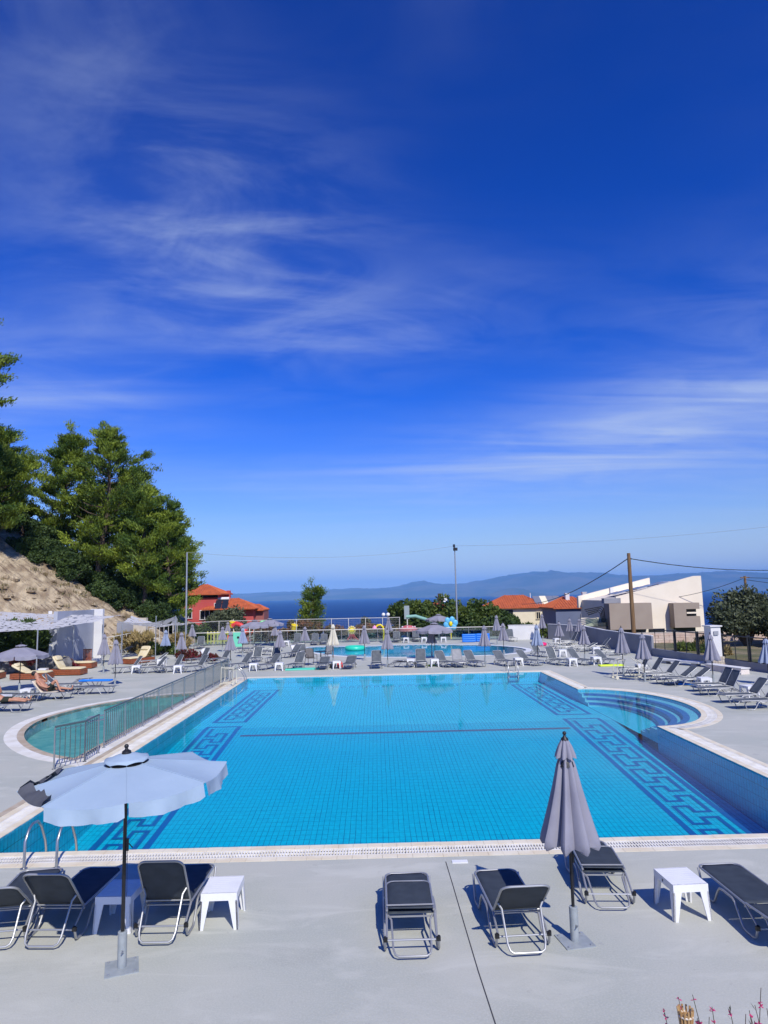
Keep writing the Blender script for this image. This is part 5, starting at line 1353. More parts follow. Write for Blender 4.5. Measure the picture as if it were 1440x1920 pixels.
for k in range(6):
    a = -1.5 + k * .6; MB().tube([(.06 * k - .15, 0, 1.1), (.3 * math.sin(a) , -.1, .6), (.75 * math.sin(a) + .1, -.15, .12)], .09, 8, r1=.05).build('leg', mat('pink_red', (.62, .12, .12), .5), sf_, True)
ya = thing('yellow_spout', 'yellow arched spout with pink flower behind the oval pool', 'water toy', (.55, 63.6, 0))
MB().tube([(0, 0, 0), (.03, 0, .9), (-.05, 0, 1.45), (-.3, 0, 1.68), (-.62, 0, 1.62), (-.78, 0, 1.45)], .10, 10).build('spout', M_yel, ya, True); MB().lathe([(.06, .2), (.22, .02), (.28, -.12), (.2, -.1)], 12, Matrix.Translation((-.95, 0, 1.42))).build('flower', mat('soft_pink', (.72, .28, .50), .5), ya, True)
mu = thing('mushroom_shower', 'pinkish red mushroom shower behind the oval pool', 'water toy', (2.85, 63.6, 0))
MB().tube([(0, 0, 0), (0, 0, 1.25)], .10, 10).build('stem', M_railp, mu, True)
MB().lathe([(1.08, .95), (1.06, 1.02), (.95, 1.22), (.70, 1.42), (.38, 1.54), (.05, 1.58)], 24).build('cap', mat('mushroom_red', (.52, .10, .11), .5, c2=(.60, .18, .18), scale=3), mu, True)
for k in range(7): a = k * .9; MB().ball((.72 * math.cos(a), .72 * math.sin(a), 1.41), .08, 8, 6).build('spot', M_white, mu, 'all')
bf_ = thing('blue_flower', 'light blue flower water figure before the dark trees', 'water toy', (6.75, 63.6, 0))
MB().tube([(0, 0, 0), (.05, 0, .6), (0, 0, 1.3)], .08, 8).build('stem', M_yel, bf_, True)
for k in range(6): a = 2 * PI * k / 6 + .2; MB().ball((.62 * math.cos(a), -.05, 1.45 + .42 * math.sin(a)), .36, 10, 7, sc=(1, .35, .85)).build('petal', mat('sky_blue', (.12, .46, .72), .45), bf_, 'all')
MB().ball((0, -.2, 1.45), .24, 10, 7, sc=(1, .6, 1)).build('heart', M_yel, bf_, 'all')
gs = thing('green_tube_slide', 'pale green tube slide descending before the big leafy tree', 'slide', (3.1, 66.5, 0))
MB().tube([(-.3, 0, 2.0), (.6, 0, 2.05), (1.5, -.3, 1.75), (2.4, -.8, 1.35), (3.2, -1.2, 1.1)], .16, 10).build('tube', mat('pale_green', (.22, .42, .34), .5), gs, True)
for p, h in (((-.2, .05), 2.0), ((2.0, -.55), 1.5)): MB().tube([(*p, -.5), (*p, h)], .05, 8).build('leg', M_railp, gs, True)
tag(MB().box((2.9, 67.4, 2.4), (.5, .06, 1.3)).box((2.9, 67.4, 1.0), (.06, .06, 2.2)).build('play_board', mat('grey_board', (.28, .33, .34), .6)), 'grey panel board on a post before the big leafy tree', 'panel')

for o, k in ((sf_, .74), (mu, .84), (bf_, .70), (ya, .85)): o.scale = (k, k, k if o is not bf_ else .95)
sp = thing('slope_sign', 'small white plate on a post standing on the rock slope', 'sign', (-25.9, 55.0, hill_z(-25.9, 55.0) - .1))
MB().tube([(0, 0, 0), (0, 0, 1.2)], .025, 6).build('post', M_galv, sp, True); MB().box((0, -.03, 1.0), (.28, .02, .40)).build('plate', M_white, sp)

# ---------------------------------------------------------------- vegetation
def leaf_mesh(name, pts, nrm, size, m, seed, aspect=2.0, up=0.0, jitter=.9):
    """many small leaf faces: pts (N,3) centres, nrm (N,3) outward hints"""
    rg = np.random.default_rng(seed); n = len(pts)
    d = nrm + rg.normal(size=(n, 3)) * jitter; d[:, 2] += up; d /= np.linalg.norm(d, axis=1, keepdims=True) + 1e-9
    r_ = rg.normal(size=(n, 3)); s_ = np.cross(d, r_); s_ /= np.linalg.norm(s_, axis=1, keepdims=True) + 1e-9
    sz = size * rg.uniform(.6, 1.35, size=(n, 1))
    a = d * sz * aspect / 2; b = s_ * sz / 2
    V = np.empty((n, 4, 3)); V[:, 0] = pts - a; V[:, 1] = pts + b - a * .1; V[:, 2] = pts + a; V[:, 3] = pts - b - a * .1
    me = bpy.data.meshes.new(name); me.vertices.add(n * 4); me.vertices.foreach_set('co', V.reshape(-1)); me.loops.add(n * 4); me.loops.foreach_set('vertex_index', np.arange(n * 4, dtype=np.int32))
    me.polygons.add(n); me.polygons.foreach_set('loop_start', np.arange(0, n * 4, 4, dtype=np.int32)); me.polygons.foreach_set('loop_total', np.full(n, 4, dtype=np.int32))
    me.update(calc_edges=True); me.validate(); me.materials.append(m); return me
def clump_pts(rg, c, rad, n, flat=.7, shell=.55):
    d = rg.normal(size=(n, 3)); d /= np.linalg.norm(d, axis=1, keepdims=True); r_ = rg.uniform(shell ** 3, 1, size=(n, 1)) ** (1 / 3)
    o = d * r_ * rad; o[:, 2] *= flat
    return np.asarray(c) + o, d
M_pine = mat('pine_needles', (0.055, 0.112, 0.011), .7, c2=(0.235, 0.305, 0.024), scale=.55, coords='World', trans=.18, detail=6, lo=.40, hi=.62)
M_pined = mat('shrub_leaves', (0.026, 0.058, 0.011), .7, c2=(0.065, 0.110, 0.018), scale=.7, coords='World', trans=.18, detail=5)
M_broad = mat('broad_leaves', (0.050, 0.095, 0.016), .6, c2=(0.125, 0.170, 0.028), scale=.6, coords='World', trans=.25, detail=5)
M_olive = mat('olive_leaves', (0.050, 0.068, 0.030), .65, c2=(0.125, 0.145, 0.075), scale=.8, coords='World', trans=.2, detail=6)
M_boug = mat('rusty_leaves', (0.075, 0.085, 0.020), .7, c2=(0.22, 0.085, 0.025), scale=.9, coords='World', trans=.2, detail=5)
M_redp = mat('red_flowers', (0.20, 0.012, 0.03), .7, c2=(0.09, 0.05, 0.02), scale=3, coords='World', trans=.2)
M_tan2 = mat('dry_grass', (0.40, 0.30, 0.13), .9, c2=(0.28, 0.22, 0.08), scale=2, coords='World', trans=.2)
M_bark = mat('pine_bark', (0.075, 0.05, 0.035), .95, c2=(0.13, 0.095, 0.07), scale=4, coords='World', bump=.6, bscale=8)
def pine(x, y, z0, top, rad, seed, label, low=.22, n_lim=34, per=80, plume=3, group='pines on the slope', size=.16):
    t = thing('pine_tree', label, 'tree', (x, y, z0), 0, group); H = top - z0; rg = np.random.default_rng(seed); rr = random.Random(seed)
    lean = rr.uniform(-.05, .05); ax = lambda h: Vector((lean * h + .25 * math.sin(h * .35 + seed), .2 * math.cos(h * .3 + seed), h))
    MB().tube([ax(H * i / 10) for i in range(11)], .026 * H * .55 + .06, 9, r1=.05).build('trunk', M_bark, t, True)
    P_, D_ = [], []; lb = MB()
    def spray(p0, p1, n, sp):
        """needle tufts scattered along a branchlet, denser to its tip"""
        u_ = 1.06 - np.abs(rg.normal(0, .42, size=(n, 1))); a0 = np.array(p0); d = np.array(p1) - a0
        q = a0 + d * u_ + rg.normal(size=(n, 3)) * np.array([sp, sp, sp * .62])
        P_.append(q); D_.append(np.tile(d / (np.linalg.norm(d) + 1e-6), (n, 1)) * 1.1 + np.array([0, 0, .35]))
    for k in range(n_lim):
        f = low + (1 - low) * ((k + rr.random() * .8) / n_lim) ** .92
        w = (f - low) / (1 - low)
        prof = (.50 + .50 * math.sin(min(1, w * 1.7) * PI / 2)) * (1 - w ** 1.9 * .84)
        l = max(.5, rad * prof * rr.choice((.45, .7, .9, 1.0, 1.22))); a = k * 2.4 + rr.uniform(-.6, .6)
        p0 = ax(H * f * .95); p1 = p0 + Vector((math.cos(a) * l, math.sin(a) * l, l * rr.uniform(.12, .62)))
        mid_ = p0.lerp(p1, .5) + Vector((0, 0, -.07 * l))
        lb.tube([p0, mid_, p1], .04 + .012 * l, 5, r1=.018)
        nb = rr.randint(4, 7)
        for s_ in range(nb):
            u_ = rr.uniform(.35, 1.0) if s_ else 1.0; c = (p0.lerp(mid_, u_ * 2) if u_ < .5 else mid_.lerp(p1, u_ * 2 - 1)); b_ = a + rr.uniform(-1.1, 1.1)
            bl = rr.uniform(.55, 1.15) * (.55 + .22 * l); e = c + Vector((math.cos(b_) * bl, math.sin(b_) * bl, bl * rr.uniform(.15, .85)))
            lb.tube([c, e], .022, 4, r1=.01)
            spray(c, e, int(per * rr.uniform(.55, 1.2)), .13 + .10 * bl)
    for k in range(plume):
        a = rr.uniform(0, 6.28); c0 = ax(H * rr.uniform(.82, .95)); e = c0 + Vector((math.cos(a) * .5, math.sin(a) * .5, rr.uniform(.9, 1.9)))
        lb.tube([c0, e], .03, 4, r1=.01); spray(c0, e, int(per * 1.6), .24)
    lb.build('limbs', M_bark, t, True)
    link('crown', leaf_mesh('crown', np.concatenate(P_), np.concatenate(D_), size, M_pine, seed, 3.4, .35, .55), t)
    return t
def bush(x, y, z0, h, rx, ry, seed, label, m, name='shrub', cat='shrub', n=2600, size=.16, trunk=.0, group=None, lumps=14, aspect=1.7, up=.2):
    t = thing(name, label, cat, (x, y, z0), 0, group); rg = np.random.default_rng(seed); rr = random.Random(seed); P_, D_ = [], []
    st_ = MB(); ch = h - trunk
    for k in range(lumps):
        a = rr.uniform(0, 6.28); r_ = rr.random() ** .55; u_ = rr.random()
        zc = trunk + ch * (.22 + .62 * u_ * (1 - .35 * r_)); cr = min(rx, ry, ch * .8) * rr.uniform(.30, .52)
        c = Vector((rx * .72 * r_ * math.cos(a), ry * .72 * r_ * math.sin(a), zc)); q, d = clump_pts(rg, c, cr, n // lumps, rr.uniform(.7, 1.0), .45); P_.append(q); D_.append(d)
        st_.tube([(rr.uniform(-.08, .08), rr.uniform(-.08, .08), -.1), tuple(c * .5 + Vector((0, 0, zc * .1))), tuple(c)], .03 + .012 * h, 5, r1=.012)
    st_.build('trunk' if trunk else 'stems', M_bark, t, True)
    link('crown' if trunk else 'foliage', leaf_mesh('foliage', np.concatenate(P_), np.concatenate(D_), size, m, seed, aspect, up), t)
    return t
gz = lambda x, y: hill_z(x, y) - .2
PN = [(-32.3, 50.5, 28.8, 3.3, 'tall pine at the left picture edge, only its right side showing'), (-36.5, 66, 20.8, 4.2, 'broad pine at the far left of the slope'), (-30.8, 67, 20.9, 2.9, 'pine with a pale leaning top, left of the tallest'),
      (-26.2, 65, 20.9, 4.0, 'tallest pine in the middle of the group'), (-24.6, 68, 17.4, 3.2, 'pine right of the tallest, second step of the skyline'), (-22.0, 65, 14.6, 3.1, 'pine third step down of the skyline'), (-20.4, 67, 13.4, 2.9, 'rightmost pine above the lamp post'),
      (-33.0, 59.0, 17.2, 3.4, 'darker pine low at the left behind the rock slope'), (-28.5, 71, 15.5, 3.6, 'pine filling the back of the group'), (-22.5, 72, 12.0, 3.4, 'lower pine behind the trunks'), (-21.2, 71.5, 9.5, 2.5, 'low pine at the right foot of the group')]
for k, (x, y, tp, rd, lb) in enumerate(PN):
    pine(x, y, gz(x, y), tp, rd, 20 + k, lb, low=(.46 if k == 0 else .10 if k in (6, 10) else .26 if k == 7 else .20), n_lim=62 if tp > 16 else 48, per=125 if k < 8 else 100, size=.085, plume=(5 if k in (2, 3) else 4))
ORD = ['first', 'second', 'third', 'fourth', 'fifth', 'sixth', 'seventh', 'eighth', 'ninth', 'tenth', 'eleventh', 'twelfth', 'thirteenth', 'fourteenth', 'fifteenth', 'sixteenth', 'seventeenth', 'eighteenth', 'nineteenth', 'twentieth']
rr = random.Random(3)
for k in range(18):
    t_ = (k + rr.random() * .6) / 18; x = -32.6 + 13.8 * t_; y = 65.0 - 2.2 * (1 - t_) + rr.uniform(-.6, 2.0)
    side = ('far left', 'left', 'middle', 'right')[min(3, int(t_ * 4))]
    bush(x, y, gz(x, y) - .1, rr.uniform(1.9, 3.4), rr.uniform(1.4, 2.0), 1.4, 100 + k, ORD[k] + ' dark shrub from the left along the rock slope crest', M_pined, n=4200, size=.13, lumps=14, group='shrubs along the rock slope crest')
for k in range(12):
    t_ = (k + rr.random() * .6) / 12; x = -38 + 18 * t_; y = 67.5 + rr.uniform(-1.5, 1.5)
    side = ('far left', 'left', 'right')[min(2, int(t_ * 3))]
    bush(x, y, gz(x, y) - .2, rr.uniform(3.6, 5.0), 2.3, 1.8, 400 + k, ORD[k] + ' tall dark shrub from the left between the pine trunks', M_pined, n=4600, size=.14, lumps=16, group='shrubs between the pine trunks')
bush(-22.6, 43.6, .2, 3.55, 2.2, 1.3, 140, 'dark hedge with upright shoots behind the big net shade', M_pined, 'hedge', 'hedge', 9000, .16, lumps=30, aspect=3.2, up=.8)
bush(-25.5, 41.8, .2, 3.5, 2.4, 1.3, 141, 'dark hedge continuing at the left picture edge', M_pined, 'hedge', 'hedge', 8000, .16, lumps=28, aspect=3.2, up=.8)
bush(-20.6, 40.8, .4, .8, 1.0, .5, 142, 'reddish shrub growing on the dark rocks', M_redp, n=900, size=.10); bush(-18.9, 42.9, .0, .7, .8, .5, 143, 'reddish shrub before the rendered wall', M_redp, n=800, size=.10)
bush(-16.3, 52.6, 0, 1.0, 1.6, .8, 144, 'low green shrub bed behind the faded blue umbrella', M_broad, n=2600, size=.12); bush(-17.0, 50.6, 0, .7, .7, .5, 145, 'tuft of dry golden grass left of the green shrub bed', M_tan2, n=900, size=.10, aspect=4, up=1.2)
bush(-12.9, 47.4, 0, .8, 1.0, .6, 146, 'dark red shrub beside the white ball lamp', M_redp, n=1400, size=.10); bush(-11.0, 46.4, 0, .55, .6, .4, 147, 'small dark red shrub right of the white ball lamp', M_redp, n=800, size=.09)
bush(-19.2, 55.3, .1, 1.7, 1.9, .9, 148, 'dry golden grass bank under the cream pier', M_tan2, n=3500, size=.14, aspect=5, up=1.4); bush(-16.6, 57.8, .1, 1.3, 1.2, .8, 149, 'dry grass bank left of the lamp post', M_tan2, n=2000, size=.14, aspect=5, up=1.4)
bush(-15.4, 70.5, -.6, 4.5, 3.0, 2.0, 150, 'round grey green olive bush under the red house', M_olive, 'olive_tree', 'tree', 9000, .15, .0, lumps=34); bush(-18.6, 69, -.4, 2.4, 2.2, 1.6, 151, 'dark shrub left of the olive bush', M_pined, n=4200, size=.15, lumps=20)
bush(-11.0, 69.8, -.5, 2.3, 2.4, 1.2, 152, 'rusty shrub behind the open umbrellas', M_boug, n=4200, size=.14, lumps=22); bush(-7.6, 70.3, -.5, 2.85, 3.0, 1.4, 153, 'large rusty bougainvillea below the lone conifer', M_boug, n=7000, size=.14, lumps=34); bush(-4.4, 69.5, -.5, 2.1, 1.6, 1.2, 154, 'green and rusty shrub right of the lone conifer', M_boug, n=3000, size=.14, lumps=16)
pine(-6.75, 74, -1.0, 5.05, 1.0, 61, 'lone conifer standing before the sea', .22, 40, 50, 1, group='lone conifer', size=.075)
bush(-1.0, 72, -1, 3.7, .7, .7, 155, 'slim young conifer before the sea left of the globe lamps', M_olive, 'young_tree', 'tree', 1600, .14, .8, lumps=10); bush(-1.4, 69.5, -.5, 2.0, 2.4, 1.3, 156, 'low mixed shrub behind the flower figure', M_boug, n=4200, size=.14, lumps=20); bush(1.2, 69.5, -.5, 1.9, 1.7, 1.2, 157, 'low brownish shrub by the globe lamps', M_boug, n=3200, size=.14, lumps=16)
bush(3.7, 72.8, -1.2, 5.4, 2.9, 2.2, 160, 'big leafy tree right of the sea gap', M_broad, 'leafy_tree', 'tree', 11000, .26, .8, lumps=40, aspect=1.4)
bush(7.0, 73.5, -1.2, 5.4, 2.9, 2.0, 161, 'dark green tree at the foot of the tall lamp post', M_broad, 'leafy_tree', 'tree', 8500, .20, .6, lumps=34); bush(5.5, 74.2, -1.2, 5.2, 1.9, 1.6, 168, 'round dark tree between the big leafy tree and the tall lamp post', M_broad, 'leafy_tree', 'tree', 6500, .20, .5, lumps=28); bush(8.9, 74.2, -1.2, 5.3, 2.0, 1.6, 169, 'bushy tree just right of the tall lamp post', M_broad, 'leafy_tree', 'tree', 6500, .20, .5, lumps=28); bush(10.6, 73.5, -1.2, 4.9, 3.1, 2.0, 162, 'yellow green tree in the middle of the dark tree row', M_broad, 'leafy_tree', 'tree', 9000, .20, .6, lumps=36)
bush(13.0, 72.5, -1.0, 3.6, 2.3, 1.8, 163, 'dark tree sloping down towards the cream house', M_pined, 'leafy_tree', 'tree', 8000, .19, .4, lumps=32); bush(15.3, 71.5, -.9, 1.9, 1.5, 1.4, 164, 'low dark tree at the right end of the tree row', M_pined, 'leafy_tree', 'tree', 5000, .18, .2, lumps=22)
bush(6.0, 69.6, -.5, 2.3, 3.2, 1.0, 165, 'dark hedge behind the blue flower', M_pined, 'hedge', 'hedge', 6500, .17, lumps=30); bush(10.8, 69.3, -.5, 2.2, 3.0, 1.0, 166, 'dark hedge behind the blue rafts', M_pined, 'hedge', 'hedge', 6500, .17, lumps=30)
bush(15.4, 62.6, -.3, 1.6, 1.1, .8, 167, 'green shrub at the left end of the grey wall', M_broad, n=3000, size=.13, lumps=16)
bush(25.2, 47.0, .1, 3.95, 2.3, 2.2, 170, 'silvery olive tree behind the white pillar', M_olive, 'olive_tree', 'tree', 13000, .13, .7, lumps=48, aspect=2.2); bush(28.8, 47.5, .1, 4.1, 2.6, 2.2, 171, 'silvery olive tree cut by the right picture edge', M_olive, 'olive_tree', 'tree', 13000, .13, .7, lumps=48, aspect=2.2); bush(27.0, 44.6, .1, 2.7, 1.6, 1.4, 172, 'small light olive shrub between the two olive trees', M_olive, 'olive_tree', 'tree', 6500, .12, .3, lumps=26, aspect=2.2)
for k, (x, y) in enumerate(((19.6, 44.2), (20.2, 40.2), (20.5, 42.6), (21.6, 45.6), (23.2, 48.8))):
    bush(x, y, .1, .62, .9, .5, 180 + k, ORD[k] + ' tuft of weeds from the left behind the black fence', M_tan2 if k % 2 else M_broad, n=900, size=.10, aspect=4.5, up=1.2, group='dry weeds behind the black fence')

hs_o = bpy.data.objects['hillside']; rgr = random.Random(77); rock_m = []
for i in range(6):
    b = MB().ball((0, 0, 0), 1.0, 7, 5, sc=(1.2, .9, .7)); b.v = [tuple(Vector(v_) * (1 + .4 * noise.noise(Vector(v_) * 1.7 + Vector((i * 5, 0, 0))))) for v_ in b.v]; rock_m.append(b.mesh('rock', M_rock))
for i in range(150):
    y = rgr.uniform(44, 62); x = -interp(y, [0, 20, 48, 54, 60, 70], [31, 29.5, 26.5, 22.5, 18.2, 16.5]) - rgr.uniform(.3, 11)
    o = link('rock', rock_m[i % 6], hs_o, (x, y, hill_z(x, y) + .02), rgr.uniform(0, 6)); k_ = rgr.uniform(.08, .42) ** 1.0; o.scale = (k_, k_, k_ * rgr.uniform(.6, 1.1))
tp = []; td = []
for i in range(110):
    y = rgr.uniform(44, 63); x = -interp(y, [0, 20, 48, 54, 60, 70], [31, 29.5, 26.5, 22.5, 18.2, 16.5]) - rgr.uniform(.2, 12); n_ = rgr.randint(14, 50); rg_ = np.random.default_rng(i)
    tp.append(np.array([x, y, hill_z(x, y) + .1]) + rg_.normal(size=(n_, 3)) * np.array([.22, .22, .07])); td.append(np.tile(np.array([0, 0, 1.0]), (n_, 1)))
tag(link('dry_tufts', leaf_mesh('dry_tufts', np.concatenate(tp), np.concatenate(td), .05, mat('brown_grass', (.16, .11, .05), .9, c2=(.10, .10, .03), scale=1.3, coords='World'), 5, 6.0, 1.0, .5)), 'dry grass tufts scattered over the rock slope', 'grass', kind='stuff')
# ---------------------------------------------------------------- houses
M_roof = mat('terracotta', (0.50, 0.115, 0.035), .8, c2=(0.40, 0.09, 0.03), scale=1.4, coords='World', bump=.3, bscale=6)
M_glassd = mat('dark_window', (0.015, 0.018, 0.022), .12)
M_redw = mat('coral_wall', (0.50, 0.085, 0.075), .85, c2=(0.44, 0.07, 0.065), scale=.6, coords='World')
M_taupe = mat('taupe_render', (0.33, 0.27, 0.215), .85, c2=(0.31, 0.25, 0.20), scale=.8, coords='World')
M_ivory = mat('ivory_render', (0.82, 0.73, 0.59), .85, c2=(0.78, 0.69, 0.55), scale=.5, coords='World')
M_panel = mat('solar_panel', (0.02, 0.025, 0.04), .15)
M_creamw = mat('cream_wall', (0.78, 0.70, 0.50), .85, c2=(0.72, 0.64, 0.45), scale=.6, coords='World')
def hip_roof(mb, x0, x1, y0, y1, ze, zr, ridge=.0, over=.5, th=.12):
    x0 -= over; x1 += over; y0 -= over; y1 += over; cy = (y0 + y1) / 2; cx = (x0 + x1) / 2; rl = ridge / 2
    v_ = [(x0, y0, ze), (x1, y0, ze), (x1, y1, ze), (x0, y1, ze), (cx - rl, cy, zr), (cx + rl, cy, zr), (x0, y0, ze - th), (x1, y0, ze - th), (x1, y1, ze - th), (x0, y1, ze - th)]
    f = [(0, 1, 5, 4), (1, 2, 5), (2, 3, 4, 5), (3, 0, 4), (9, 8, 7, 6), (0, 6, 7, 1), (1, 7, 8, 2), (2, 8, 9, 3), (3, 9, 6, 0)]
    mb.add(v_, f)
    # courses of tiles as low ribs running down the front and side slopes
    n = int((x1 - x0) / .32)
    for i in range(1, n):
        x = x0 + (x1 - x0) * i / n
        if x < cx - rl: t_ = (x - x0) / (cx - rl - x0)
        elif x > cx + rl: t_ = (x1 - x) / (x1 - cx - rl)
        else: t_ = 1
        mb.tube([(x, y0, ze + .02), (x, y0 + (cy - y0) * t_, ze + (zr - ze) * t_ + .02)], .045, 4)
    m = int((y1 - y0) / .32)
    for i in range(1, m):
        y = y0 + (y1 - y0) * i / m; t_ = min((y - y0) / (cy - y0), (y1 - y) / (y1 - cy))
        for s_ in (-1, 1):
            xe = x0 if s_ < 0 else x1; xr = cx - rl if s_ < 0 else cx + rl
            mb.tube([(xe, y, ze + .02), (xe + (xr - xe) * t_, y, ze + (zr - ze) * t_ + .02)], .045, 4)
    return mb
def window(t, x, y, z, w, h, frame=M_render, d=.10):
    wn = MB().box((x, y - .02, z), (w, .05, h)).build('window', M_glassd, t)
    f = MB(); fw = .07
    f.box((x, y - .04, z + h / 2 + fw / 2), (w + 2 * fw, .12, fw)).box((x, y - .05, z - h / 2 - fw / 2), (w + 2 * fw + .1, .18, fw)).box((x - w / 2 - fw / 2, y - .04, z), (fw, .12, h)).box((x + w / 2 + fw / 2, y - .04, z), (fw, .12, h)).box((x, y - .035, z), (.05, .06, h))
    f.build('window_frame', frame, wn)
rh = thing('red_house', 'coral red house with terracotta hip roofs left of the sea', 'house')
MB().box((-23.1, 93.0, 1.6), (4.7, 6.0, 6.2)).build('tower_wall', M_redw, rh); hip_roof(MB(), -25.45, -20.75, 90, 96, 4.75, 6.1, .4, .6).build('tower_roof', M_roof, rh)
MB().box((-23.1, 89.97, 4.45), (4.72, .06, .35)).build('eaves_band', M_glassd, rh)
MB().box((-19.2, 92.6, 0.6), (6.2, 5.2, 4.3)).build('wing_wall', M_redw, rh); wr_ = hip_roof(MB(), -22.2, -16.2, 89.6, 95.2, 2.80, 4.15, 1.2, .5).build('wing_roof', M_roof, rh)
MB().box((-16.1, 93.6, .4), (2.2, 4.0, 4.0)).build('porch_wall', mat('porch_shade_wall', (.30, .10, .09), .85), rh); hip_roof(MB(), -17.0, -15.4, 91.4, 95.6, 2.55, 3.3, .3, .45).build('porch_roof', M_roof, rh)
window(rh, -22.4, 90.0, 2.05, 1.15, 1.1); window(rh, -24.5, 90.0, 2.3, .8, 1.2); window(rh, -20.9, 89.98, 3.25, .45, .5); window(rh, -18.4, 90.0, 1.9, 1.2, 1.0); window(rh, -20.6, 90.0, 1.9, 1.2, 1.0)
for k, dx in enumerate((0, .85)):
    Mt = Matrix.Translation((-20.55 + dx, 89.6, 3.42)) @ Matrix.Rotation(R(50), 4, 'X'); MB().box((0, 0, 0), (.78, 1.5, .06), Mt).build('solar_panel', M_panel, rh)
MB().tube([(-21.0, 90.2, 4.1), (-19.3, 90.2, 4.1)], .2, 10).build('water_tank', M_white, rh, True)
MB().box((-20.3, 94.5, 4.7), (.5, .5, 1.0)).build('chimney', M_redw, rh)
oh = thing('cream_house', 'cream house with orange hip roof behind the dark trees', 'house')
MB().box((19.6, 99.0, .3), (8.4, 7.4, 3.5)).build('wall', M_creamw, oh); hip_roof(MB(), 15.9, 23.6, 95.4, 102.6, 2.05, 3.75, 2.6, .6).build('roof', M_roof, oh)
MB().box((17.4, 95.27, 1.0), (2.8, .08, 1.5)).build('loggia', M_glassd, oh); window(oh, 22.3, 95.28, .9, .5, .9, M_creamw)
MB().box((25.0, 99.6, .2), (2.6, 6.0, 3.2)).build('side_wing', mat('ochre_wall', (.22, .12, .05), .85), oh)
for k in range(4):
    Mt = Matrix.Translation((22.6 + k * .95, 96.6, 2.85)) @ Matrix.Rotation(R(28), 4, 'X') ; MB().box((0, 0, 0), (.9, 2.9, .06), Mt).build('awning_strip', (M_galv, M_creamw)[k % 2] if k < 3 else M_galv, oh)
MB().tube([(21.8, 97.5, 3.3), (21.8, 97.5, 4.0)], .05, 6).build('roof_pipe', M_white, oh)
bh = thing('blue_grey_house', 'blue grey house with orange roof left of the beige villa', 'house')
MB().box((24.7, 89.0, .5), (5.0, 7.0, 3.2)).build('wall', mat('blue_grey_wall', (.125, .15, .235), .85, c2=(.14, .165, .25), scale=.6, coords='World'), bh); hip_roof(MB(), 22.3, 27.1, 85.6, 92.4, 2.1, 3.45, 1.2, .45).build('roof', M_roof, bh)
for (x, z) in ((24.4, 3.35), (26.6, 3.45)): MB().box((x, 88, z), (.5, .5, .9)).box((x, 88, z + .5), (.62, .62, .10)).build('chimney', M_render, bh)
window(bh, 25.6, 85.48, .9, .5, .7, M_greyrender)
vl = thing('beige_villa', 'modern ivory villa with slanted roof and taupe box bays at the right', 'house')
fz = MB(); prof = [(24.4, -1.2), (33.3, -1.2), (33.3, 5.42), (32.6, 5.42), (24.4, 3.45)]
def xz_prism(mb, pr, y0, y1):
    n = len(pr); mb.add([(x, y0, z) for x, z in pr] + [(x, y1, z) for x, z in pr], [tuple(range(n)), tuple(range(2 * n - 1, n - 1, -1))] + [(i, i + n, (i + 1) % n + n, (i + 1) % n) for i in range(n)]); return mb
xz_prism(fz, prof, 70.0, 70.35).build('gable_wall', M_ivory, vl)
xz_prism(MB(), [(23.6, -1.2), (33.1, -1.2), (33.1, 5.0), (23.6, 3.1)], 70.36, 79.5).build('main_body', M_ivory, vl)
xz_prism(MB(), [(23.2, 2.2), (31.6, 4.2), (31.6, 5.48), (23.2, 3.52)], 79.0, 79.6).build('rear_parapet', M_ivory, vl)
for k in range(5):
    x = 25.6 + k * 1.15; a = math.atan2(1.97, 8.2); Mt = Matrix.Translation((x, 73.2, 3.10 + (x - 23.6) * .2 + .34)) @ Matrix.Rotation(-a, 4, 'Y'); MB().box((0, 0, 0), (1.08, 2.6, .07), Mt).build('roof_panel', (M_galv, M_panel)[k % 2], vl)
MB().box((25.25, 69.2, 1.52), (4.25, 1.58, 2.58)).build('left_bay', M_taupe, vl)
MB().box((24.0, 70.3, 3.08), (1.7, .8, .5)).build('grey_block', M_greyrender, vl)
rb = MB(); x0, x1, z0, z1 = 29.75, 32.35, .28, 2.72; y_ = 69.4
rb.box(((x0 + x1) / 2, y_, z1 - .31), (x1 - x0, 1.18, .62)).box(((x0 + x1) / 2, y_, z0 + .55), (x1 - x0, 1.18, 1.1)).box((x0 + .62, y_, 1.74), (1.24, 1.18, .72)); rb.build('right_bay', M_taupe, vl)
MB().box((31.75, 69.75, 1.74), (1.2, .3, .72)).build('bay_window', M_glassd, vl); MB().box((31.75, 69.1, 1.72), (1.2, .06, .16)).build('bay_rail', M_ivory, vl)
MB().box((25.4, 69.93, -.30), (3.6, .12, .9)).build('garage_shade', mat('garage_door', (.10, .10, .10), .6), vl); MB().box((28.35, 69.95, -.2), (1.6, .10, .75)).build('lower_window', M_glassd, vl); MB().box((31.2, 69.95, -.05), (2.2, .10, .6)).build('lower_opening', mat('green_shutter', (.03, .045, .02), .6), vl)
fb_ = MB(); fb_.box((33.9, 74, 4.72), (1.1, 1.4, .2)).box((34.38, 74, 3.7), (.2, 1.4, 2.1)).build('balcony_frame', M_taupe, vl); MB().box((33.78, 74.2, 3.62), (.85, .06, 2.0)).build('balcony_glass', M_glass, vl); MB().box((33.85, 74, 2.62), (1.0, 1.4, .14)).build('balcony_floor', M_ivory, vl)
for k in range(4):
    MB().tube([(20.9 + .1 * k, 69.2, 2.25 - .18 * k), (22.6 - .12 * k, 69.2, 2.52 - .16 * k), (22.8 - .12 * k, 69.2, 2.35 - .16 * k), (22.95 - .12 * k, 69.2, .9)], .05, 4).build('pergola_slat', M_black, vl)
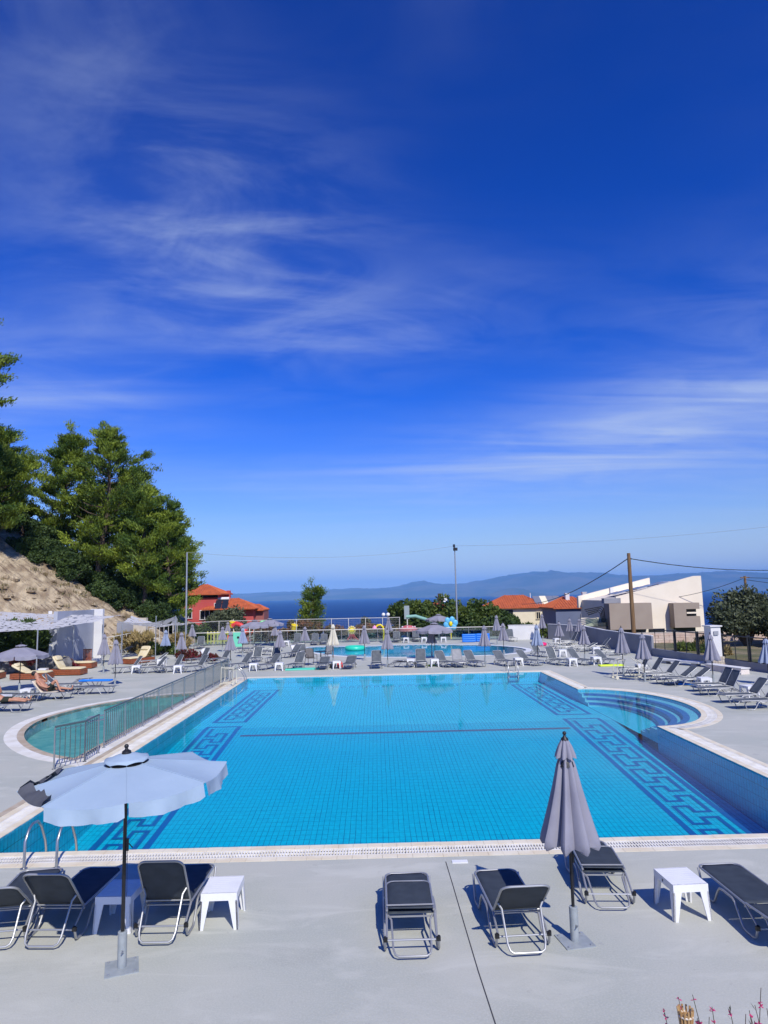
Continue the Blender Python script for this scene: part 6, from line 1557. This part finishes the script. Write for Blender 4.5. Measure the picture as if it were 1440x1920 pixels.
MB().box((22.0, 69.1, .95), (2.2, .05, .75)).build('balcony_pane', M_glass, vl); MB().box((22.0, 70.3, .9), (2.4, .08, 1.0)).build('back_wall', M_ivory, vl); MB().box((22.0, 69.7, .35), (2.5, 1.3, .4)).build('balcony_slab', mat('dark_slab', (.06, .06, .065), .7), vl)
MB().box((26.4, 77, 4.0), (.4, .4, .8)).build('chimney', M_render, vl)
fr_ = thing('far_roof', 'distant orange roof with dark chimney above the tree row', 'house')
MB().box((9.0, 101, .1), (2.8, 4.0, 4.2)).build('wall', M_creamw, fr_); hip_roof(MB(), 7.8, 10.2, 99, 103, 2.15, 2.9, .8, .3).build('roof', M_roof, fr_)
MB().box((9.0, 98.6, 3.4), (.45, .45, 1.6)).build('chimney', mat('dark_brick', (.10, .05, .035), .9), fr_); MB().lathe([(.05, -.08), (.32, .0), (.42, .10), (.38, .10), (.25, .03)], 14, Matrix.Translation((9.7, 98.5, 3.4)) @ Matrix.Rotation(R(75), 4, 'X')).build('satellite_dish', M_white, fr_, True)

# ---------------------------------------------------------------- people on the left loungers
M_skin = mat('skin', (0.46, 0.22, 0.13), .55, c2=(0.50, 0.25, 0.155), scale=6); M_shorts = mat('olive_shorts', (0.022, 0.026, 0.018), .9); M_hair = mat('dark_hair', (0.012, 0.009, 0.008), .6)
def skin_body(name, joints, edges, parent, m, root=0):
    me = bpy.data.meshes.new(name); me.from_pydata([j_[0] for j_ in joints], edges, []); me.update(); me.materials.append(m)
    o = link(name, me, parent); md = o.modifiers.new('skin', 'SKIN'); md.use_smooth_shade = True
    for i, j_ in enumerate(joints): me.skin_vertices[0].data[i].radius = (j_[1], j_[1] if len(j_) < 3 else j_[2])
    for i in range(len(joints)): me.skin_vertices[0].data[i].use_root = (i == root)
    o.modifiers.new('sub', 'SUBSURF').levels = 1; o.modifiers['sub'].render_levels = 2
    return o
def recliner(x, y, hd, ang, label, knee_up=True, shorts=M_shorts):
    """lounger frame: +Y to the feet, hinge at y=-.36, seat z .31"""
    t = thing('person', label, 'person', (x, y, 0), R(hd))
    zs = .42; a = R(ang); B = lambda d, h: (0, -.30 - d * math.cos(a) - h * math.sin(a) * -0 , zs + d * math.sin(a) + h * math.cos(a))
    def bk(dx, d, h): return (dx, -.28 - d * math.cos(a) + h * math.sin(a), zs + d * math.sin(a) + h * math.cos(a))
    J = []; E = []
    def j_(p, r1, r2=None, par=None):
        J.append((p, r1, r2 or r1)); i = len(J) - 1
        if par is not None: E.append((par, i))
        return i
    pel = j_((0, -.22, zs + .02), .15, .12); wa = j_(bk(0, .18, .0), .135, .11, pel); ch = j_(bk(0, .40, .02), .165, .12, wa); ne = j_(bk(0, .56, .02), .06, .06, ch); hd0 = j_(bk(0, .68, .04), .075, .08, ne); hd1 = j_(bk(0, .80, .05), .085, .10, hd0); j_(bk(0, .88, .05), .06, .07, hd1)
    for s_ in (-1, 1):
        sh = j_(bk(s_ * .17, .50, .0), .065, .065, ch)
        if s_ < 0 or not knee_up: el = j_(bk(s_ * .26, .28, .10), .045, .045, sh); wr = j_(bk(s_ * .16, .44, .26), .032, .032, el); ha = j_(bk(s_ * .10, .52, .30), .036, .022, wr)
        else: el = j_(bk(s_ * .27, .22, .04), .045, .045, sh); wr = j_((s_ * .24, -.12, zs + .10), .032, .032, el); ha = j_((s_ * .20, -.02, zs + .12), .036, .022, wr)
        for q in range(4): d = Vector(J[ha][0]) + Vector((s_ * (.02 * q - .03), .03, .045 - .006 * q)); f1 = j_(tuple(d), .009, .009, ha)
        hip = j_((s_ * .10, -.14, zs + .01), .10, .10, pel)
        if s_ > 0 and knee_up: kn = j_((s_ * .12, .22, zs + .40), .062, .062, hip); an = j_((s_ * .12, .42, zs - .03), .036, .036, kn); he = j_((s_ * .12, .46, zs - .07), .035, .03, an); j_((s_ * .12, .62, zs - .075), .035, .022, he)
        else: kn = j_((s_ * .13, .30, zs + .03), .062, .062, hip); an = j_((s_ * .15, .72, zs - .02), .038, .038, kn); he = j_((s_ * .15, .78, zs - .03), .036, .034, an); j_((s_ * .16, .83, zs + .14), .035, .024, he)
    skin_body('body', J, E, t, M_skin)
    Js = [((0, -.26, zs + .03), .165, .135), ((0, -.18, zs + .015), .165, .135), ((-.10, -.10, zs + .02), .115, .112), ((-.125, .16, zs + .03), .098, .095), ((.10, -.10, zs + .03), .115, .112)]
    Js.append(((.115, .10, zs + .27), .098, .095) if knee_up else ((.125, .16, zs + .03), .098, .095))
    skin_body('shorts', Js, [(0, 1), (1, 2), (2, 3), (1, 4), (4, 5)], t, shorts)
    hb = MB().ball((0, 0, 0), .112, 12, 8, sc=(.95, 1.05, .9)); hb.v = [tuple(Vector(bk(0, .86, .012)) + Vector(v_)) for v_ in hb.v]; hb.build('hair', M_hair, t, 'all')
    return t
recliner(-13.94, 30.01, -94, 50, 'person reclining on a lounger with one knee drawn up, dark shorts')
recliner(-14.18, 26.94, -92, 42, 'person lying on the left edge lounger, only the lower legs in view', False)

# ---------------------------------------------------------------- foreground planting, bottom right
pl_ = thing('flower_planter', 'planter with wispy pink flowering stems at the bottom right corner', 'plant', (2.0, 3.75, 0))
MB().box((0, .0, .30), (1.8, .8, .60)).build('planter_box', M_render, pl_); MB().box((0, 0, .595), (1.66, .66, .03)).build('soil', mat('soil', (.05, .035, .025), .95), pl_)
fr2 = random.Random(12); M_stem = mat('flower_stem', (.10, .05, .05), .8, c2=(.06, .07, .03), scale=20); M_petal = mat('magenta_petal', (.58, .02, .14), .6, c2=(.66, .06, .22), scale=30, trans=.3); M_gleaf = mat('grey_leaf', (.055, .06, .05), .7, c2=(.10, .105, .085), scale=12, trans=.15)
fl_ = MB(); lf = MB()
for k in range(130):
    bx_, by_ = fr2.uniform(-.46, .40), fr2.uniform(-.28, .28); h = fr2.uniform(1.05, 1.33) + .04 * bx_ - (.12 if bx_ < -.42 else 0); lx, ly = fr2.uniform(-.16, .16), fr2.uniform(-.12, .12)
    p = [Vector((bx_ + lx * u_ ** 1.6, by_ + ly * u_ ** 1.6, .6 + h * u_)) for u_ in (0, .35, .7, .9, 1)]
    MB().tube(p, .0035, 5, r1=.0018).build('stem', M_stem, pl_)
    if k % 3 != 2:
        for q in range(fr2.randint(4, 9)):
            u_ = fr2.uniform(.72, 1.0); c = p[2].lerp(p[4], (u_ - .7) / .3)
            for e in range(4):
                a = fr2.uniform(0, 6.28); d = Vector((math.cos(a), math.sin(a), fr2.uniform(-.5, .6))) * .014; n_ = Vector((-math.sin(a), math.cos(a), .2)) * .006
                fl_.add([c, c + d * .6 + n_, c + d * 1.3, c + d * .6 - n_], [(0, 1, 2, 3)])
    for q in range(22):
        u_ = fr2.uniform(.15, .88 if k % 3 else .98); c = p[0].lerp(p[4], u_); a = fr2.uniform(0, 6.28); d = Vector((math.cos(a) * .7, math.sin(a) * .7, .9)) * .035; n_ = Vector((-math.sin(a), math.cos(a), 0)) * .004
        lf.add([c, c + d * .5 + n_, c + d, c + d * .5 - n_], [(0, 1, 2, 3)])
tag(fl_.build('flowers', M_petal, pl_, fix=False), kind='stuff'); tag(lf.build('leaves', M_gleaf, pl_, fix=False), kind='stuff')
M_bamboo = mat('bamboo', (.42, .24, .09), .5, c2=(.55, .36, .16), scale=8, stretch=(6, 6, 1)); M_wick = mat('pale_binding', (.70, .62, .50), .7)
to = thing('garden_torch', 'bamboo garden torch with split woven head at the bottom right', 'torch', (1.635, 4.0, 0), 0)
MB().tube([(0, 0, 0), (0, 0, 1.62)], .014, 10).build('stake', M_bamboo, to, True)
for k in range(12):
    a = 2 * PI * k / 12; q = [(r_ * math.cos(a), r_ * math.sin(a), z) for r_, z in ((.014, 1.55), (.022, 1.68), (.033, 1.78), (.040, 1.835))]
    MB().tube(q, .0072, 6, r1=.0055).build('split_cane', M_bamboo, to, True)
for r_, z in ((.026, 1.70), (.036, 1.80)): MB().tube([(r_ * math.cos(a), r_ * math.sin(a), z) for a in [2 * PI * i / 18 for i in range(18)]], .0055, 6, closed=True).build('binding', M_wick, to, True)
MB().lathe([(.012, 1.66), (.026, 1.70), (.030, 1.79), (.012, 1.80)], 12).build('fuel_cup', mat('fuel_cup', (.45, .30, .14), .4), to, True)

# ---------------------------------------------------------------- haze over the bay
hzb = MB().box((0, 12000, 330), (90000, 46000, 812)); HZ = hzb.build('haze', [], None); HZ['kind'] = 'stuff'
mh = bpy.data.materials.new('haze_air'); mh.use_nodes = True; t = mh.node_tree; t.nodes.clear()
pv = t.nodes.new('ShaderNodeVolumePrincipled'); pv.inputs['Color'].default_value = (0.20, 0.50, 1.0, 1); pv.inputs['Density'].default_value = 6.0e-5; pv.inputs['Anisotropy'].default_value = -0.35
om = t.nodes.new('ShaderNodeOutputMaterial'); t.links.new(pv.outputs[0], om.inputs['Volume']); HZ.data.materials.append(mh)
